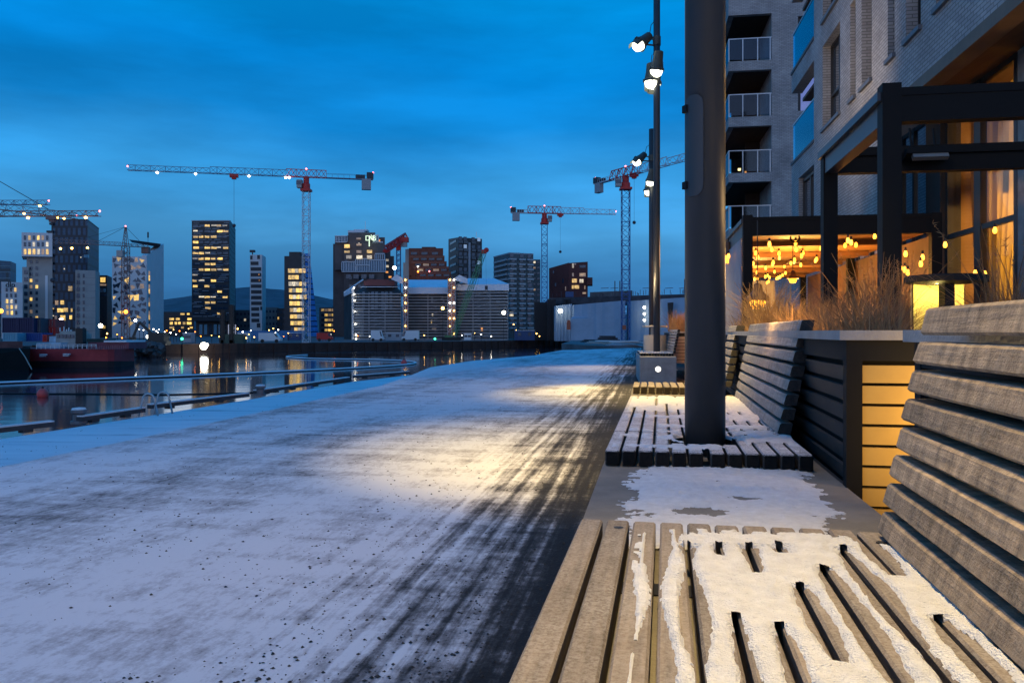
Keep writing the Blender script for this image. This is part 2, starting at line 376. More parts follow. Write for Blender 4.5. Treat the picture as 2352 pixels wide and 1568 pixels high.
# lower boardwalk at the water, snowed over
def mat_deck():
    m = bpy.data.materials.new('snowy_boards'); t, N, L = nt(m); p = N['Principled BSDF']
    tc = N.new('ShaderNodeTexCoord'); mp = N.new('ShaderNodeMapping'); mp.inputs['Scale'].default_value = (.4, 2.2, 1); mp.inputs['Rotation'].default_value = (0, 0, R(-72)); L.new(tc.outputs['Object'], mp.inputs['Vector'])
    n = N.new('ShaderNodeTexNoise'); n.inputs['Scale'].default_value = 1.1; n.inputs['Detail'].default_value = 7; L.new(mp.outputs[0], n.inputs['Vector'])
    c = N.new('ShaderNodeValToRGB'); L.new(n.outputs['Fac'], c.inputs[0]); e = c.color_ramp.elements
    e[0].position = .27; e[0].color = (.35, .36, .39, 1); e[1].position = .42; e[1].color = (.74, .75, .79, 1); x = e.new(.68); x.color = (.84, .85, .88, 1)
    L.new(c.outputs[0], p.inputs['Base Color']); p.inputs['Roughness'].default_value = .8
    b = N.new('ShaderNodeBump'); b.inputs['Strength'].default_value = .5; b.inputs['Distance'].default_value = .03; L.new(n.outputs['Fac'], b.inputs['Height']); L.new(b.outputs[0], p.inputs['Normal'])
    return m
dk0 = deck_edge[0]-(deck_edge[2]-deck_edge[0]).normalized()*14
deck_poly = [(dk0.x, dk0.y)]+[(p.x, p.y) for p in deck_edge]+[(pe[6].x+.6, pe[6].y+1), (pe[5].x+.6, pe[5].y), (pe[3].x+.6, pe[3].y), (back.x+.6, back.y), (back.x, back.y-3)]
deckm = mat_deck()
b = MB(); b.prism(deck_poly, -4.2, DZ)
tag(b.build('boardwalk', deckm), kind='structure')
# drifted snow on the shoulder where the boardwalk ends
sp_ = [gp(u, v, .004) for u, v in [(874, 885.5), (937, 864.2), (989, 843.2), (1087, 828.2), (1160, 822), (1225, 816.8), (1228, 819), (1140, 829), (1040, 847), (960, 866)]]
b = MB(); b.add([(p.x, p.y, .004) for p in sp_], [tuple(range(len(sp_)-1, -1, -1))])
tag(b.build('snow', M('snow_shoulder', (.72, .73, .76), .8, var=.1, scale=1.5, bump=.4)), kind='stuff')

# gravel scattered on the ice
b = MB(); gr = random.Random(3)
def stone(x, y, s):
    vs = []
    for (a, e, c) in [(1, 0, 0), (0, 1, 0), (-1, 0, 0), (0, -1, 0), (0, 0, 1), (0, 0, -.4)]:
        k = s*(.7+.6*gr.random()); vs.append((x+a*k, y+e*k, s*.25+c*k*.7))
    b.add(vs, [(0, 1, 4), (1, 2, 4), (2, 3, 4), (3, 0, 4), (1, 0, 5), (2, 1, 5), (3, 2, 5), (0, 3, 5)])
n_ = 0
while n_ < 3200:
    d = 2.4+14*gr.random()**2.0
    x = gr.uniform(-.6*d-.5, .19*d-.22)
    q_ = .19*d-.22-x
    if gr.random() > math.exp(-q_/2.2)+.12: continue
    if fbm(x*.9, d*.9, 5) < -.25+.5*gr.random()-.2: continue
    stone(x, d, .003+.0065*gr.random()**3); n_ += 1
tag(b.build('gravel', M('gravel_stone', (.05, .045, .042), .8, var=.4, scale=40)), kind='stuff')

# timber edge beams of the boardwalk
timber = M('wet_timber', (.05, .05, .055), .7, var=.4, scale=3, stretch=(1, 1, 1))
segs = [((-95, 1013), (128, 986), 'end'), ((192, 974), (337, 952), ''), ((352, 944), (575, 915.5), ''), ((594, 908.5), (805, 875.5), ''), ((818, 871), (943, 861), '')]
bl_lab = ['snow topped timber kerb beam at the left end of the boardwalk edge', 'short timber kerb beam between the squat post and the swimming ladder', 'long snow topped timber kerb beam starting at the swimming ladder',
          'timber kerb beam further along the boardwalk beyond the second post', 'farthest timber kerb beam where the boardwalk meets the snowy shoulder']
for (p0, p1, _), lb in zip(segs, bl_lab):
    p, q = gp(*p0, DZ), gp(*p1, DZ); d = (q-p).normalized(); n = Vector((-d.y, d.x, 0))
    root = thing('kerb_beam', lb, 'kerb beam', p, group='timber kerb beams along the boardwalk')
    def bx(bb, s0, s1, w0, w1, z0, z1):
        a, c = p+d*s0, p+d*s1
        bb.hexa([a+n*w0+Vector((0, 0, z0)), c+n*w0+Vector((0, 0, z0)), c+n*w1+Vector((0, 0, z0)), a+n*w1+Vector((0, 0, z0)),
                 a+n*w0+Vector((0, 0, z1)), c+n*w0+Vector((0, 0, z1)), c+n*w1+Vector((0, 0, z1)), a+n*w1+Vector((0, 0, z1))])
    ln = (q-p).length
    b = MB(); bx(b, 0, ln, .03, .19, .06, .155); b.build('beam', timber, root)
    b = MB(); bx(b, .01, ln-.01, .025, .195, .157, .185); b.build('snow_cap', snowm, root)
    k = max(2, int(ln/1.6))
    for i in range(k):
        b = MB(); s0 = ln*(i+.3)/k; bx(b, s0, s0+.22, .04, .18, 0, .058); b.build('spacer_block', timber, root)
for (u, v), lb in [((181, 972), 'squat steel mooring post in the gap near the swimming ladder'), ((598, 908), 'squat steel mooring post farther along the boardwalk edge')]:
    p = gp(u, v, DZ); root = thing('mooring_post', lb, 'mooring post', p, group='mooring posts on the boardwalk')
    b = MB(); b.lathe([(.001, 0), (.17, 0), (.17, .06), (.12, .07), (.12, .2), (.16, .24), (.16, .3), (.001, .3)], p, 12); b.build('post', M('post_metal', (.16, .16, .17), .5, metal=.4), root)
    b = MB(); b.lathe([(.15, .302), (.13, .34), (.001, .355)], p, 12); b.build('snow_cap', snowm, root)
# swimming ladder: two tall hoops over the edge
p = gp(350, 951, DZ); d = (deck_edge[3]-deck_edge[1]).normalized(); n = Vector((-d.y, d.x, 0))
root = thing('swimming_ladder', 'swimming ladder with two bent steel tube handrails at the boardwalk edge', 'ladder', p)
for s in (-.28, .28):
    b = MB(); pts = [p+d*s-n*.35]
    for i in range(13):
        a = math.pi*i/12; pts.append(p+d*s+n*(-.16*math.cos(a))-n*.1+Vector((0, 0, .38+.14*math.sin(a))))
    pts += [p+d*s+n*.22+Vector((0, 0, -.2)), p+d*s+n*.22+Vector((0, 0, -3))]
    b.tube(pts, .024, 8); b.build('handrail', steel, root, smooth=True)
for k in range(5):
    b = MB(); z = -.3-.3*k; b.bar(p+d*.28+n*.22+Vector((0, 0, z)), p-d*.28+n*.22+Vector((0, 0, z)), .022, 6); b.build('rung', steel, root)

# floating boom with snow along its top
def mat_boom():
    m = bpy.data.materials.new('snowy_float'); t, N, L = nt(m); p = N['Principled BSDF']
    g = N.new('ShaderNodeNewGeometry'); s = N.new('ShaderNodeSeparateXYZ'); L.new(g.outputs['Normal'], s.inputs[0])
    r = N.new('ShaderNodeValToRGB'); L.new(s.outputs['Z'], r.inputs[0]); e = r.color_ramp.elements
    e[0].position = .0; e[0].color = (.02, .022, .026, 1); e[1].position = .12; e[1].color = (.75, .76, .8, 1); L.new(r.outputs[0], p.inputs['Base Color']); return m
bpts = [gp(u, v, WZ+.08) for u, v in [(-120, 886.5), (0, 879.5), (150, 873.5), (300, 868), (450, 862), (600, 855.5), (700, 851), (800, 846), (880, 841.5), (930, 837.8), (949, 835.4), (955, 832.8), (945, 830.2), (915, 828), (860, 826), (800, 825), (740, 824), (690, 822.6), (662, 820.6), (660, 818.4), (680, 816.6), (706, 815)]]
sm_ = []
for i in range(len(bpts)-1):
    for k in range(4):
        a, p_, q_, c = bpts[max(i-1, 0)], bpts[i], bpts[i+1], bpts[min(i+2, len(bpts)-1)]; tt = k/4
        sm_.append(.5*((2*p_)+(q_-a)*tt+(2*a-5*p_+4*q_-c)*tt*tt+(3*p_-a-3*q_+c)*tt**3))
sm_.append(bpts[-1])
b = MB(); b.tube(sm_, .14, 8)
tag(b.build('floating_boom', mat_boom(), smooth=True), 'long curved floating boom pipe with snow on top drifting across the harbour', 'floating boom')
b = MB(); b.tube([gp(u, v, WZ+.03) for u, v in [(-60, 903), (150, 904), (380, 906), (560, 902), (640, 898)]], .05, 5)
tag(b.build('rope', blackmetal), 'thin dark rope floating low in the water near the boardwalk', 'rope')
buoym = M('buoy_red', (.75, .09, .08), .45, var=.1)
for (u, v, r_), lb in [((98, 911, .36), 'round red buoy afloat off the boardwalk left of the ladder'), ((928, 837, .42), 'red buoy caught at the bend of the floating boom')]:
    p = gp(u, v, WZ); root = thing('buoy', lb, 'buoy', p, group='red buoys')
    b = MB(); b.ball(p+Vector((0, 0, r_*.5)), r_, 14, 1.15); b.build('float', buoym, root, smooth=True)
    b = MB(); b.lathe([(.001, r_*1.6), (r_*.2, r_*1.6), (r_*.2, r_*1.9), (.001, r_*1.95)], p, 8); b.build('eye', blackmetal, root)

# hills far behind the city
prof = [(-300, 706), (0, 700), (330, 692), (376, 688), (440, 679), (500, 668), (545, 661), (575, 659), (610, 662), (655, 665), (700, 674), (765, 688), (830, 698), (1000, 708), (1200, 716), (1500, 722), (2400, 726)]
b = MB(); nx, ny = 120, 8; D0, D1 = 2600, 3800
def hv(u):
    for (a, va), (c, vc) in zip(prof, prof[1:]):
        if a <= u <= c: return va+(vc-va)*(u-a)/(c-a)
    return prof[-1][1]
vs = []
for j in range(ny+1):
    for i in range(nx+1):
        u = -300+2700*i/nx; d = D0+(D1-D0)*j/ny; ztop = ZV(hv(u)+2.0*fbm(u*.02, 3), D1)
        z = LZ+(ztop-LZ)*(j/ny)**.8*(1+.1*fbm(u*.01, j*.4)*(1-j/ny)); vs.append((XU(u, D1)*(.9+.1*d/D1), d, z))
o_ = len(vs)
fs = [(j*(nx+1)+i, j*(nx+1)+i+1, (j+1)*(nx+1)+i+1, (j+1)*(nx+1)+i) for j in range(ny) for i in range(nx)]
b.add(vs, fs); tag(b.build('hills', M('wooded_hill', (.07, .09, .11), .95, var=.5, scale=.012, detail=8), smooth=True), kind='structure')
# ================================================================ CITY ACROSS THE WATER
UNIT = {}
def unit(kind, m):
    key = (kind, m.name)
    if key not in UNIT:
        b = MB(); b.box(-.5, .5, -.5, .5, -.5, .5)
        o = b.build('unit', m); UNIT[key] = o.data; bpy.data.objects.remove(o)
    return UNIT[key]
class Bld:
    """upright block: front bottom edge runs from L to Rr, the flanks run back along the view to the given points"""
    def __init__(s, name, label, cat, u0, u1, d0, d1, vtop, wallm, back=14, side=None, zb=LZ, roof=None, root=None, vtop_right=None, part='wall'):
        s.L = Vector((XU(u0, d0), d0, 0)); s.R = Vector((XU(u1, d1), d1, 0)); s.z0 = zb; s.z1 = ZV(vtop, d0)
        s.z1r = ZV(vtop_right, d1) if vtop_right is not None else s.z1
        bk = Vector((XU(side[0], side[1]), side[1], 0))-s.R if side else s.R.normalized()*back
        s.bk = bk; s.d = (s.R-s.L); s.w = s.d.length; s.d.normalize(); s.n = Vector((s.d.y, -s.d.x, 0))
        s.root = root or thing(name, label, cat, (s.L.x, s.L.y, zb))
        b = MB(); L, Rr = s.L, s.R
        zt = lambda p, z: (p.x, p.y, z)
        b.hexa([zt(L, zb), zt(Rr, zb), zt(Rr+bk, zb), zt(L+bk, zb), zt(L, s.z1), zt(Rr, s.z1r), zt(Rr+bk, s.z1r), zt(L+bk, s.z1)])
        if part: b.build(part, wallm, s.root)
        if roof:
            b = MB(); o = s.n*.12; e = s.d*.12
            b.hexa([zt(L-e+o, s.z1), zt(Rr+e+o, s.z1r), zt(Rr+bk+e, s.z1r), zt(L+bk-e, s.z1), zt(L-e+o, s.z1+.5), zt(Rr+e+o, s.z1r+.5), zt(Rr+bk+e, s.z1r+.5), zt(L+bk-e, s.z1+.5)])
            b.build('roof', roof, s.root)
        s.org = parent_origin(s.root)
    def win(s, a, z, w, h, m, name='window', t=.3, face='front'):
        if face == 'front': p = s.L+s.d*a+s.n*.02; rz = math.atan2(s.d.y, s.d.x)
        else:
            bd = s.bk.normalized(); p = s.R+bd*a+Vector((bd.y, -bd.x, 0))*.02; rz = math.atan2(bd.y, bd.x)
        return link_copy(unit('w', m), name, s.root, (p.x-s.org.x, p.y-s.org.y, z-s.org.z), rz, (w, t, h))
    def A(s, u):   # pixel column -> distance along the front
        r = Vector(((u-U0)/F, 1, 0)); # intersect ray*t with L + d*a
        det = s.d.x*(-r.y)-(-r.x)*s.d.y
        return (-(s.L.x)*(-r.y)+(-r.x)*(s.L.y))/det if abs(det) > 1e-9 else 0
    def D(s, u): a = s.A(u); return (s.L+s.d*a).y
    def wuv(s, u0, u1, v0, v1, m, name='window', t=.3):
        a0, a1 = s.A(u0), s.A(u1); d = s.D((u0+u1)/2)
        return s.win((a0+a1)/2, (ZV(v0, d)+ZV(v1, d))/2, abs(a1-a0), abs(ZV(v0, d)-ZV(v1, d)), m, name, t)
    def grid(s, cols, rows, z0, z1, a0, a1, fw, fh, pick, name='window', t=.3, face='front'):
        for r in range(rows):
            for c in range(cols):
                m = pick(r, c)
                if m is None: continue
                s.win(a0+(a1-a0)*(c+.5)/cols, z0+(z1-z0)*(r+.5)/rows, (a1-a0)/cols*fw, (z1-z0)/rows*fh, m, name, t, face)
    def strips(s, rows, z0, z1, m, h=.3, out=.25, name='floor_band', a0=0, a1=None):
        b = MB(); a1 = s.w if a1 is None else a1
        for r in range(rows):
            z = z0+(z1-z0)*r/max(1, rows-1); p, q = s.L+s.d*a0, s.L+s.d*a1; o = s.n*out
            b.hexa([(p+o)+Vector((0, 0, z)), (q+o)+Vector((0, 0, z)), q+Vector((0, 0, z)), p+Vector((0, 0, z)), (p+o)+Vector((0, 0, z+h)), (q+o)+Vector((0, 0, z+h)), q+Vector((0, 0, z+h)), p+Vector((0, 0, z+h))])
        return b.build(name, m, s.root)
def lit(p, ms=(lit_y, lit_y, lit_p, lit_d), off=darkglass):
    return lambda r, c: (rnd.choice(ms) if rnd.random() < p else off)

wall_white = M('white_cladding', (.62, .62, .62), .7, var=.08, scale=.2)
wall_conc = M('pale_concrete', (.36, .35, .33), .85, var=.15, scale=.25)
wall_dark = M('dark_cladding', (.03, .034, .04), .5, var=.3, scale=.2)
wall_brown = M('brown_brick', (.12, .1, .095), .8, var=.2, scale=.3)
wall_red = M('rust_red_cladding', (.17, .055, .035), .8, var=.2, scale=.3)
wall_maroon = M('maroon_brick', (.11, .036, .032), .85, var=.2, scale=.3)
wall_green = M('grey_green_cladding', (.08, .11, .12), .7, var=.25, scale=.2)
tarp = M('white_tarpaulin', (.72, .75, .8), .6, var=.07, scale=.4, bump=.2)
def panel_mat(name, c1, c2, line, w_, h_, rough=.15, metal=.3):
    m = brick_mat(name, c1, c2, line, w_, h_, rough); m.node_tree.nodes['Principled BSDF'].inputs['Metallic'].default_value = metal
    for n in list(m.node_tree.nodes):
        if n.type == 'BUMP': m.node_tree.nodes.remove(n)
    return m
blueglass = panel_mat('blue_glass_panels', (.03, .09, .15), (.015, .05, .1), (.008, .02, .035), 2.2, 4.0, .45, .1)

# -- far left teal glass hall with a curved roof
b = Bld('glass_hall', 'teal glass building with curved roof at the far left of the skyline', 'building', -60, 24, 430, 430, 594, panel_mat('teal_glass', (.02, .1, .16), (.015, .07, .13), (.01, .04, .06), 9, 6, .45, .1), side=(37, 445), vtop_right=600)
for k in range(3): b.strips(1, ZV(612+14*k, 430), 0, M('teal_band', (.1, .2, .25), .5, var=0), .5, name='floor_band')
# -- small white office with wall letters
b = Bld('white_office', 'small white office with dark wall letters above four rows of windows', 'building', 3, 52, 292, 296, 647, wall_white)
for r in range(5):
    for c in range(3):
        v0 = 661+13.2*r; u0 = 13+10*c+.5*r
        m = lit_y if (r, c) in [(0, 2), (2, 0), (3, 0), (3, 1), (4, 0), (4, 1)] else lit_p if (r, c) in [(3, 2), (2, 1)] else darkglass
        b.wuv(u0, u0+4.6, v0, v0+8.6, m)
def text3(body, p, size, m, parent, name, rz=0, depth=.15, rx=90, align='LEFT', sx=1.0):
    cu = bpy.data.curves.new(name, 'FONT'); cu.body = body; cu.size = size; cu.extrude = depth; cu.align_x = align
    o = bpy.data.objects.new(name, cu); C.objects.link(o); bpy.context.view_layer.update()
    me = bpy.data.meshes.new_from_object(o.evaluated_get(bpy.context.evaluated_depsgraph_get())); bpy.data.objects.remove(o)
    me.materials.clear(); me.materials.append(m)
    o = bpy.data.objects.new(name, me); C.objects.link(o)
    o.rotation_euler = (R(rx), 0, rz); o.scale = (sx, 1, 1)
    if parent is not None: o.parent = parent; p = Vector(p)-parent_origin(parent)
    o.location = p; return o
text3('dlp', at(12.5, 659.5, 291.4), 2.9, wall_dark, b.root, 'lettering')
# -- concrete tower with the cantilevered white head
b = Bld('concrete_tower', 'grey concrete tower carrying an overhanging white top with lit windows', 'building', 61, 121, 310, 312, 588, wall_conc)
b.grid(2, 12, LZ+2, ZV(594, 310), .6, b.w*.5, .42, .5, lit(.08), 'window')
b2 = Bld('low', '', '', 51, 66, 309, 309, 613, wall_conc, root=b.root, part='lower_wing')
b2.grid(1, 9, LZ+2, ZV(617, 309), .4, b2.w, .6, .55, lit(.05))
b3 = Bld('head', '', '', 49.5, 121, 306.5, 309, 533.5, wall_white, root=b.root, zb=ZV(588.5, 307), back=18, part='white_head', side=None)
pat = ['121131', '013010', '222331'.replace('3', '1')]
for r in range(3):
    for c in range(6):
        ch = ['dydyod', 'ddpddp', 'yyypoy'][r][c]; m = {'d': darkglass, 'y': lit_y, 'p': lit_p, 'o': lit_d}[ch]
        u0 = 55+10.2*c; v0 = [541, 556, 572][r]; b3.wuv(u0, u0+(5 if r < 2 else 5.6), v0, v0+[10, 10, 12][r], m)
b.win(b.A(107), ZV(688, 310), .9, 19, whitepaint, 'downlight_strip')
# -- dark blue glass tower
b = Bld('glass_tower', 'tall dark blue glass tower with ragged balcony edge beside the white topped tower', 'building', 118, 201, 345, 345, 506, blueglass, side=(227, 375), roof=wall_dark)
for k in range(16):
    p = b.L; z = LZ+8+k*3.4; o = MB(); o.box(p.x-.4-1.2*(k % 3)/2, p.x+1.2, p.y-1, p.y+4, z, z+.9)
    if z < b.z1-2: o.build('balcony', wall_dark, b.root)
for (u0, u1, v0, v1, m) in [(157, 166, 657, 668, lit_y), (114, 124, 693, 696, lit_y), (127, 134, 690, 700, lit_d), (139, 147, 690, 699, lit_y), (113, 124, 707, 710, lit_y), (132, 146, 708, 717, lit_y), (147, 156, 707, 716, lit_y), (163, 166.5, 708, 716, lit_y), (114, 124, 724, 726, lit_p), (126, 131, 725, 734, lit_d), (139, 150, 724, 736, lit_y), (160, 165.5, 724, 733, lit_y), (193, 204, 585, 592, skyglass), (185, 187, 590, 592, lit_p), (147, 149, 616, 619, lit_p)]:
    b.wuv(u0, u1, v0, v1, m)
# -- lower concrete block before it
b = Bld('apartment_block', 'plain grey concrete block with two columns of dark windows before the blue tower', 'building', 173, 219, 300, 303, 620, wall_conc, side=(229, 314), roof=None)
b2 = Bld('annex', '', '', 182, 219, 299.4, 302.4, 620.5, wall_conc, root=b.root, part='front_bay', back=2)
for r in range(9):
    v0 = 628+15.3*r
    b2.wuv(176 if r else 178, 183.5, v0, v0+9.5, darkglass); b2.wuv(190, 194.5, v0+1, v0+9.5, darkglass)
b2.strips(9, ZV(760, 300), ZV(638, 300), M('joint_line', (.22, .22, .22), .9, var=0), .12, .05, 'joint', 2.0, b2.w)
# -- narrow dark office
b = Bld('dark_office', 'narrow dark office with one lit corner window behind the orange crane light', 'building', 227, 246, 352, 352, 632, wall_dark, side=(257, 366))
b.wuv(231, 242, 637, 648, lit_y); b.wuv(230, 244, 652, 656, lit_d); b.wuv(228, 244, 663, 671, skyglass); b.wuv(232, 246, 675, 680, darkglass)
b.wuv(236, 242, 748, 754, lit_y)
# -- white tower pierced by triangular openings
b = Bld('white_tower', 'white tower pierced by triangular windows under a tilted dark roof', 'building', 257.5, 337, 330, 333, 588, wall_white, side=(376, 362), zb=LZ)
sp = b; tri_r = random.Random(12)
for r in range(11):
    for c in range(6):
        u = 262+13.2*c+tri_r.uniform(-3, 3)+(5 if r % 2 else 0); v = 597+14.8*r+tri_r.uniform(-3, 3)
        if u > 334: continue
        n = tri_r.choice([3, 3, 4]); a0 = tri_r.uniform(0, 6.28); s_ = tri_r.uniform(5.6, 8.8)
        m_ = tri_r.random(); mm = lit_y if (m_ < .16+.02*r) else lit_d if m_ < .3 else darkglass
        q = b.L+b.d*b.A(u)+b.n*.06; d_ = q.y; k_ = d_/F
        pts = []
        for i in range(n):
            a = a0+2*math.pi*i/n+tri_r.uniform(-.45, .45); rr = s_*tri_r.uniform(.7, 1.15)*k_
            aa = min(max(rr*math.cos(a)+b.A(u), .2), b.w-.2)-b.A(u)
            pts.append(q+b.d*aa+Vector((0, 0, ZV(v, d_)+rr*math.sin(a))))
        o = MB(); o.add(pts+[x-b.n*.3 for x in pts], [tuple(range(n)), tuple(range(2*n-1, n-1, -1))]+[(i, i+n, (i+1) % n+n, (i+1) % n) for i in range(n)])
        o.build('window', mm, b.root)
# right flank rises above the front as a tilted wedge
q0, q1 = b.R, b.R+b.bk
o = MB(); o.hexa([q0+Vector((0, 0, b.z1)), q1+Vector((0, 0, b.z1)), q1+Vector((-3, 0, b.z1)), q0+Vector((-2, 0, b.z1)), q0+Vector((0, 0, b.z1+.6)), q1+Vector((0, 0, ZV(560, q1.y))), q1+Vector((-3, 0, ZV(560, q1.y))), q0+Vector((-2, 0, b.z1+.6))])
o.build('parapet', wall_white, b.root)
o = MB(); pA, pB, pC = at(296, 551, 334), at(369, 562, 350), at(369, 568, 350)
o.add([at(296, 550, 334), at(303, 557, 334), at(366, 568, 348), at(369, 560, 348), at(318, 552, 346), at(296, 550, 352), at(369, 560, 362), at(366, 568, 362), at(303, 557, 352)], [(0, 1, 2, 3), (5, 6, 7, 8), (0, 3, 6, 5), (1, 8, 7, 2), (0, 5, 8, 1), (3, 2, 7, 6)])
o.build('roof', wall_dark, b.root)
o = MB(); o.bar(at(340, 546, 345), at(340, 533, 345), .35); o.bar(at(340, 590, 345), at(340, 533, 345), .08); o.build('flagpole', wall_dark, b.root)
for k in range(14):
    z = LZ+3+(b.z1-LZ-8)*k/14; o = MB(); p = b.R+b.bk*.16
    b.win(b.bk.length*.13, z, 1.6, 2.2, lit_y if k % 3 == 0 else lit_d if k % 3 == 1 else darkglass, face='side')
# -- low lit terminal between the white and the black tower
b = Bld('station_building', 'long low building with rows of yellow lights between the white and black towers', 'building', 372, 446, 460, 460, 716, wall_dark, back=40)
for r, (v0, v1) in enumerate([(719, 723), (730, 735), (739, 745), (750, 754)]):
    u = 376
    while u < 443:
        wd = rnd.uniform(5, 11)
        if rnd.random() < (.45, .75, .75, .4)[r]: b.wuv(u, u+wd, v0, v1, lit_y)
        u += wd+rnd.uniform(2, 6)
# -- black tower with yellow floors
b = Bld('black_tower', 'tall black office tower banded with pale strips and rows of yellow lit windows', 'building', 440.5, 527, 430, 430, 508, wall_dark, side=(541, 470), zb=ZV(737, 430), roof=M('pale_roof_edge', (.3, .34, .38), .6, var=0))
tr = random.Random(5); rows = 17
litrows = {0: .6, 1: .55, 2: .4, 3: .2, 4: .75, 5: .35, 6: .7, 7: .5, 8: .9, 9: .35, 10: .4, 11: .4, 12: .15, 13: .55, 14: .15, 15: .1}
for r in range(rows):
    v0 = 516+12.6*r
    for c in range(6):
        if r >= 16 and c > 4: continue
        u0 = 443+13.8*c+tr.uniform(-1, 1.5); m = darkglass
        if tr.random() < litrows.get(r, .1): m = tr.choice([lit_y, lit_y, lit_y, lit_p])
        b.wuv(u0, u0+tr.uniform(9.5, 13), v0, v0+(5 if m is not lit_p else 3.2), m)
o = MB(); sr = random.Random(9)
for r in range(52):
    u = 441+sr.uniform(0, 8)
    while u < 520:
        wd = sr.uniform(8, 22)
        if sr.random() < .42:
            a0, a1 = b.A(u), b.A(min(u+wd, 526)); z = ZV(513+4.2*r+sr.uniform(-.6, .6), 430); p, q = b.L+b.d*a0+b.n*.3, b.L+b.d*a1+b.n*.3
            o.hexa([p+Vector((0, 0, z)), q+Vector((0, 0, z)), q-b.n*.3+Vector((0, 0, z)), p-b.n*.3+Vector((0, 0, z)), p+Vector((0, 0, z+.26)), q+Vector((0, 0, z+.26)), q-b.n*.3+Vector((0, 0, z+.26)), p-b.n*.3+Vector((0, 0, z+.26))])
        u += wd+sr.uniform(2, 10)
o.build('facade_strip', M('pale_strip', (.3, .34, .38), .5, var=.3, scale=.1), b.root)
for k in range(18): b.win(b.bk.length*.5, LZ+12+3.0*k, b.bk.length*.8, .5, M('side_strip', (.1, .12, .14), .5, var=0), 'side_strip', face='side')
bb = Bld('stem', '', '', 450, 540, 436, 440, 737, M('tower_base', (.07, .075, .08), .6, var=.3), root=b.root, part='base_storey')
for u in range(458, 538, 11): bb.wuv(u, u+7, 745, 768, skyglass if u % 3 else darkglass)
bb2 = Bld('rear', '', '', 530, 541, 468, 468, 602, wall_dark, root=b.root, part='rear_wing')
# -- slim white tower with stacked balconies
b = Bld('slim_tower', 'slim white residential tower with a stack of dark recessed balconies', 'building', 574, 602, 410, 410, 585, wall_white, side=(610.5, 424))
for r in range(12):
    v0 = 587+13.1*r; u0 = 575.5+.2*r
    if r == 0: b.wuv(575, 580, 587, 596, wall_dark); b.wuv(591, 597, 586, 595, wall_dark)
    else: b.wuv(u0, u0+(18 if r == 1 or r > 8 else 24), v0+.6, v0+8.6, wall_dark, 'balcony')
b.wuv(594, 596, 629, 632, lit_o); b.wuv(594.5, 597, 642, 645, lit_o); b.wuv(598, 602, 704, 712, wall_dark)
b.wuv(590, 598, 742, 752, wall_dark); b.wuv(590, 600, 760, 765, lit_d)
o = MB(); o.obox(at(580, 577, 414), 2.4, 2, 1.2); o.bar(at(580, 577, 414), at(580, 586, 414), .3); o.build('roof_hatch', wall_dark, b.root)
# -- dark tower with broad yellow floors and blue sloping flank
b = Bld('lit_office_tower', 'dark office tower with broad yellow floors and a sloping blue flank', 'building', 653, 701, 385, 385, 588, wall_dark, back=18)
for r in range(11):
    v0 = 603+16*r
    if r == 0: continue
    rows_on = [0, 1, .55, 1, .8, 1, .9, 1, .9, 1, .9, 1]
    for c in range(5):
        u0 = 661+1.0*r*.7+8.1*c
        if u0 > 697: continue
        m = tr.choice([lit_y, lit_y, lit_p]) if tr.random() < rows_on[r] else darkglass
        b.wuv(u0, u0+7.4, 602+15*r, 602+15*r+9.5, m)
o = MB(); o.box(XU(660, 385), XU(686, 385), 388, 400, ZV(588, 385), ZV(577, 385)); o.build('plant_room', wall_dark, b.root)
o = MB(); pts = [at(700, 582, 385), at(711, 582, 388), at(731.5, 772, 390), at(706, 772, 385)]
bkv = Vector((XU(705, 9), 9, 0)); o.hexa([pts[3], pts[2], pts[2]+bkv, pts[3]+bkv, pts[0], pts[1], pts[1]+bkv, pts[0]+bkv])
o.build('sloping_flank', panel_mat('blue_flank', (.05, .27, .72), (.04, .2, .56), (.01, .04, .12), 40, 2.6, .4, .1), b.root)
# -- brown stepped office with white fins and the lit sign
b = Bld('stepped_office', 'brown stepped office with white fin panels and the illuminated roof sign', 'building', 790, 882, 400, 396, 560, wall_brown, back=30)
fin = M('white_fins', (.6, .64, .68), .6, var=.05)
def sub(u0, u1, v0, v1, d, part, m=wall_brown, back=20):
    return Bld('x', '', '', u0, u1, d, d, v0, m, root=b.root, zb=ZV(v1, d), part=part, back=back)
sub(765, 795, 560, 790, 405, 'flank'); x = sub(769, 800, 541, 620, 402, 'shoulder')
sub(800, 862, 534, 570, 399, 'upper_storeys'); sub(860, 884, 545, 640, 402, 'shoulder'); sub(880, 897, 570, 690, 404, 'shoulder'); sub(893, 905, 588, 690, 406, 'shoulder')
o_ = MB(); o_.box(XU(799, 402), XU(836, 402), 402, 412, ZV(541, 402), ZV(529, 402)); o_.box(XU(811, 402), XU(842, 402), 404, 410, ZV(529, 402), ZV(525.5, 402)); o_.build('plant_room', fin, b.root)
o_ = MB(); o_.bar(at(839, 526, 404), at(839, 508, 404), .12); o_.build('mast', steel, b.root)
def fins(u0, u1, v0, v1, d, n):
    z0, z1 = ZV(v1, d), ZV(v0, d); x0, x1 = XU(u0, d), XU(u1, d); q = MB()
    q.box(x0, x1, d-1.2, d, z0-.3, z0+.12); q.box(x0, x1, d-1.2, d, z1-.12, z1+.3)
    for i in range(n+1): xx = x0+(x1-x0)*i/n; q.box(xx-.15, xx+.15, d-1.15, d-.05, z0+.3, z1-.3)
    q.build('fin_panel', fin, b.root)
    q = MB(); q.box(x0, x1, d-.5, d-.1, z0+.3, z1-.3); q.build('glazing', bluesteel_glass, b.root)
bluesteel_glass = M('blue_glazing', (.02, .08, .16), .15, metal=.4, var=.2)
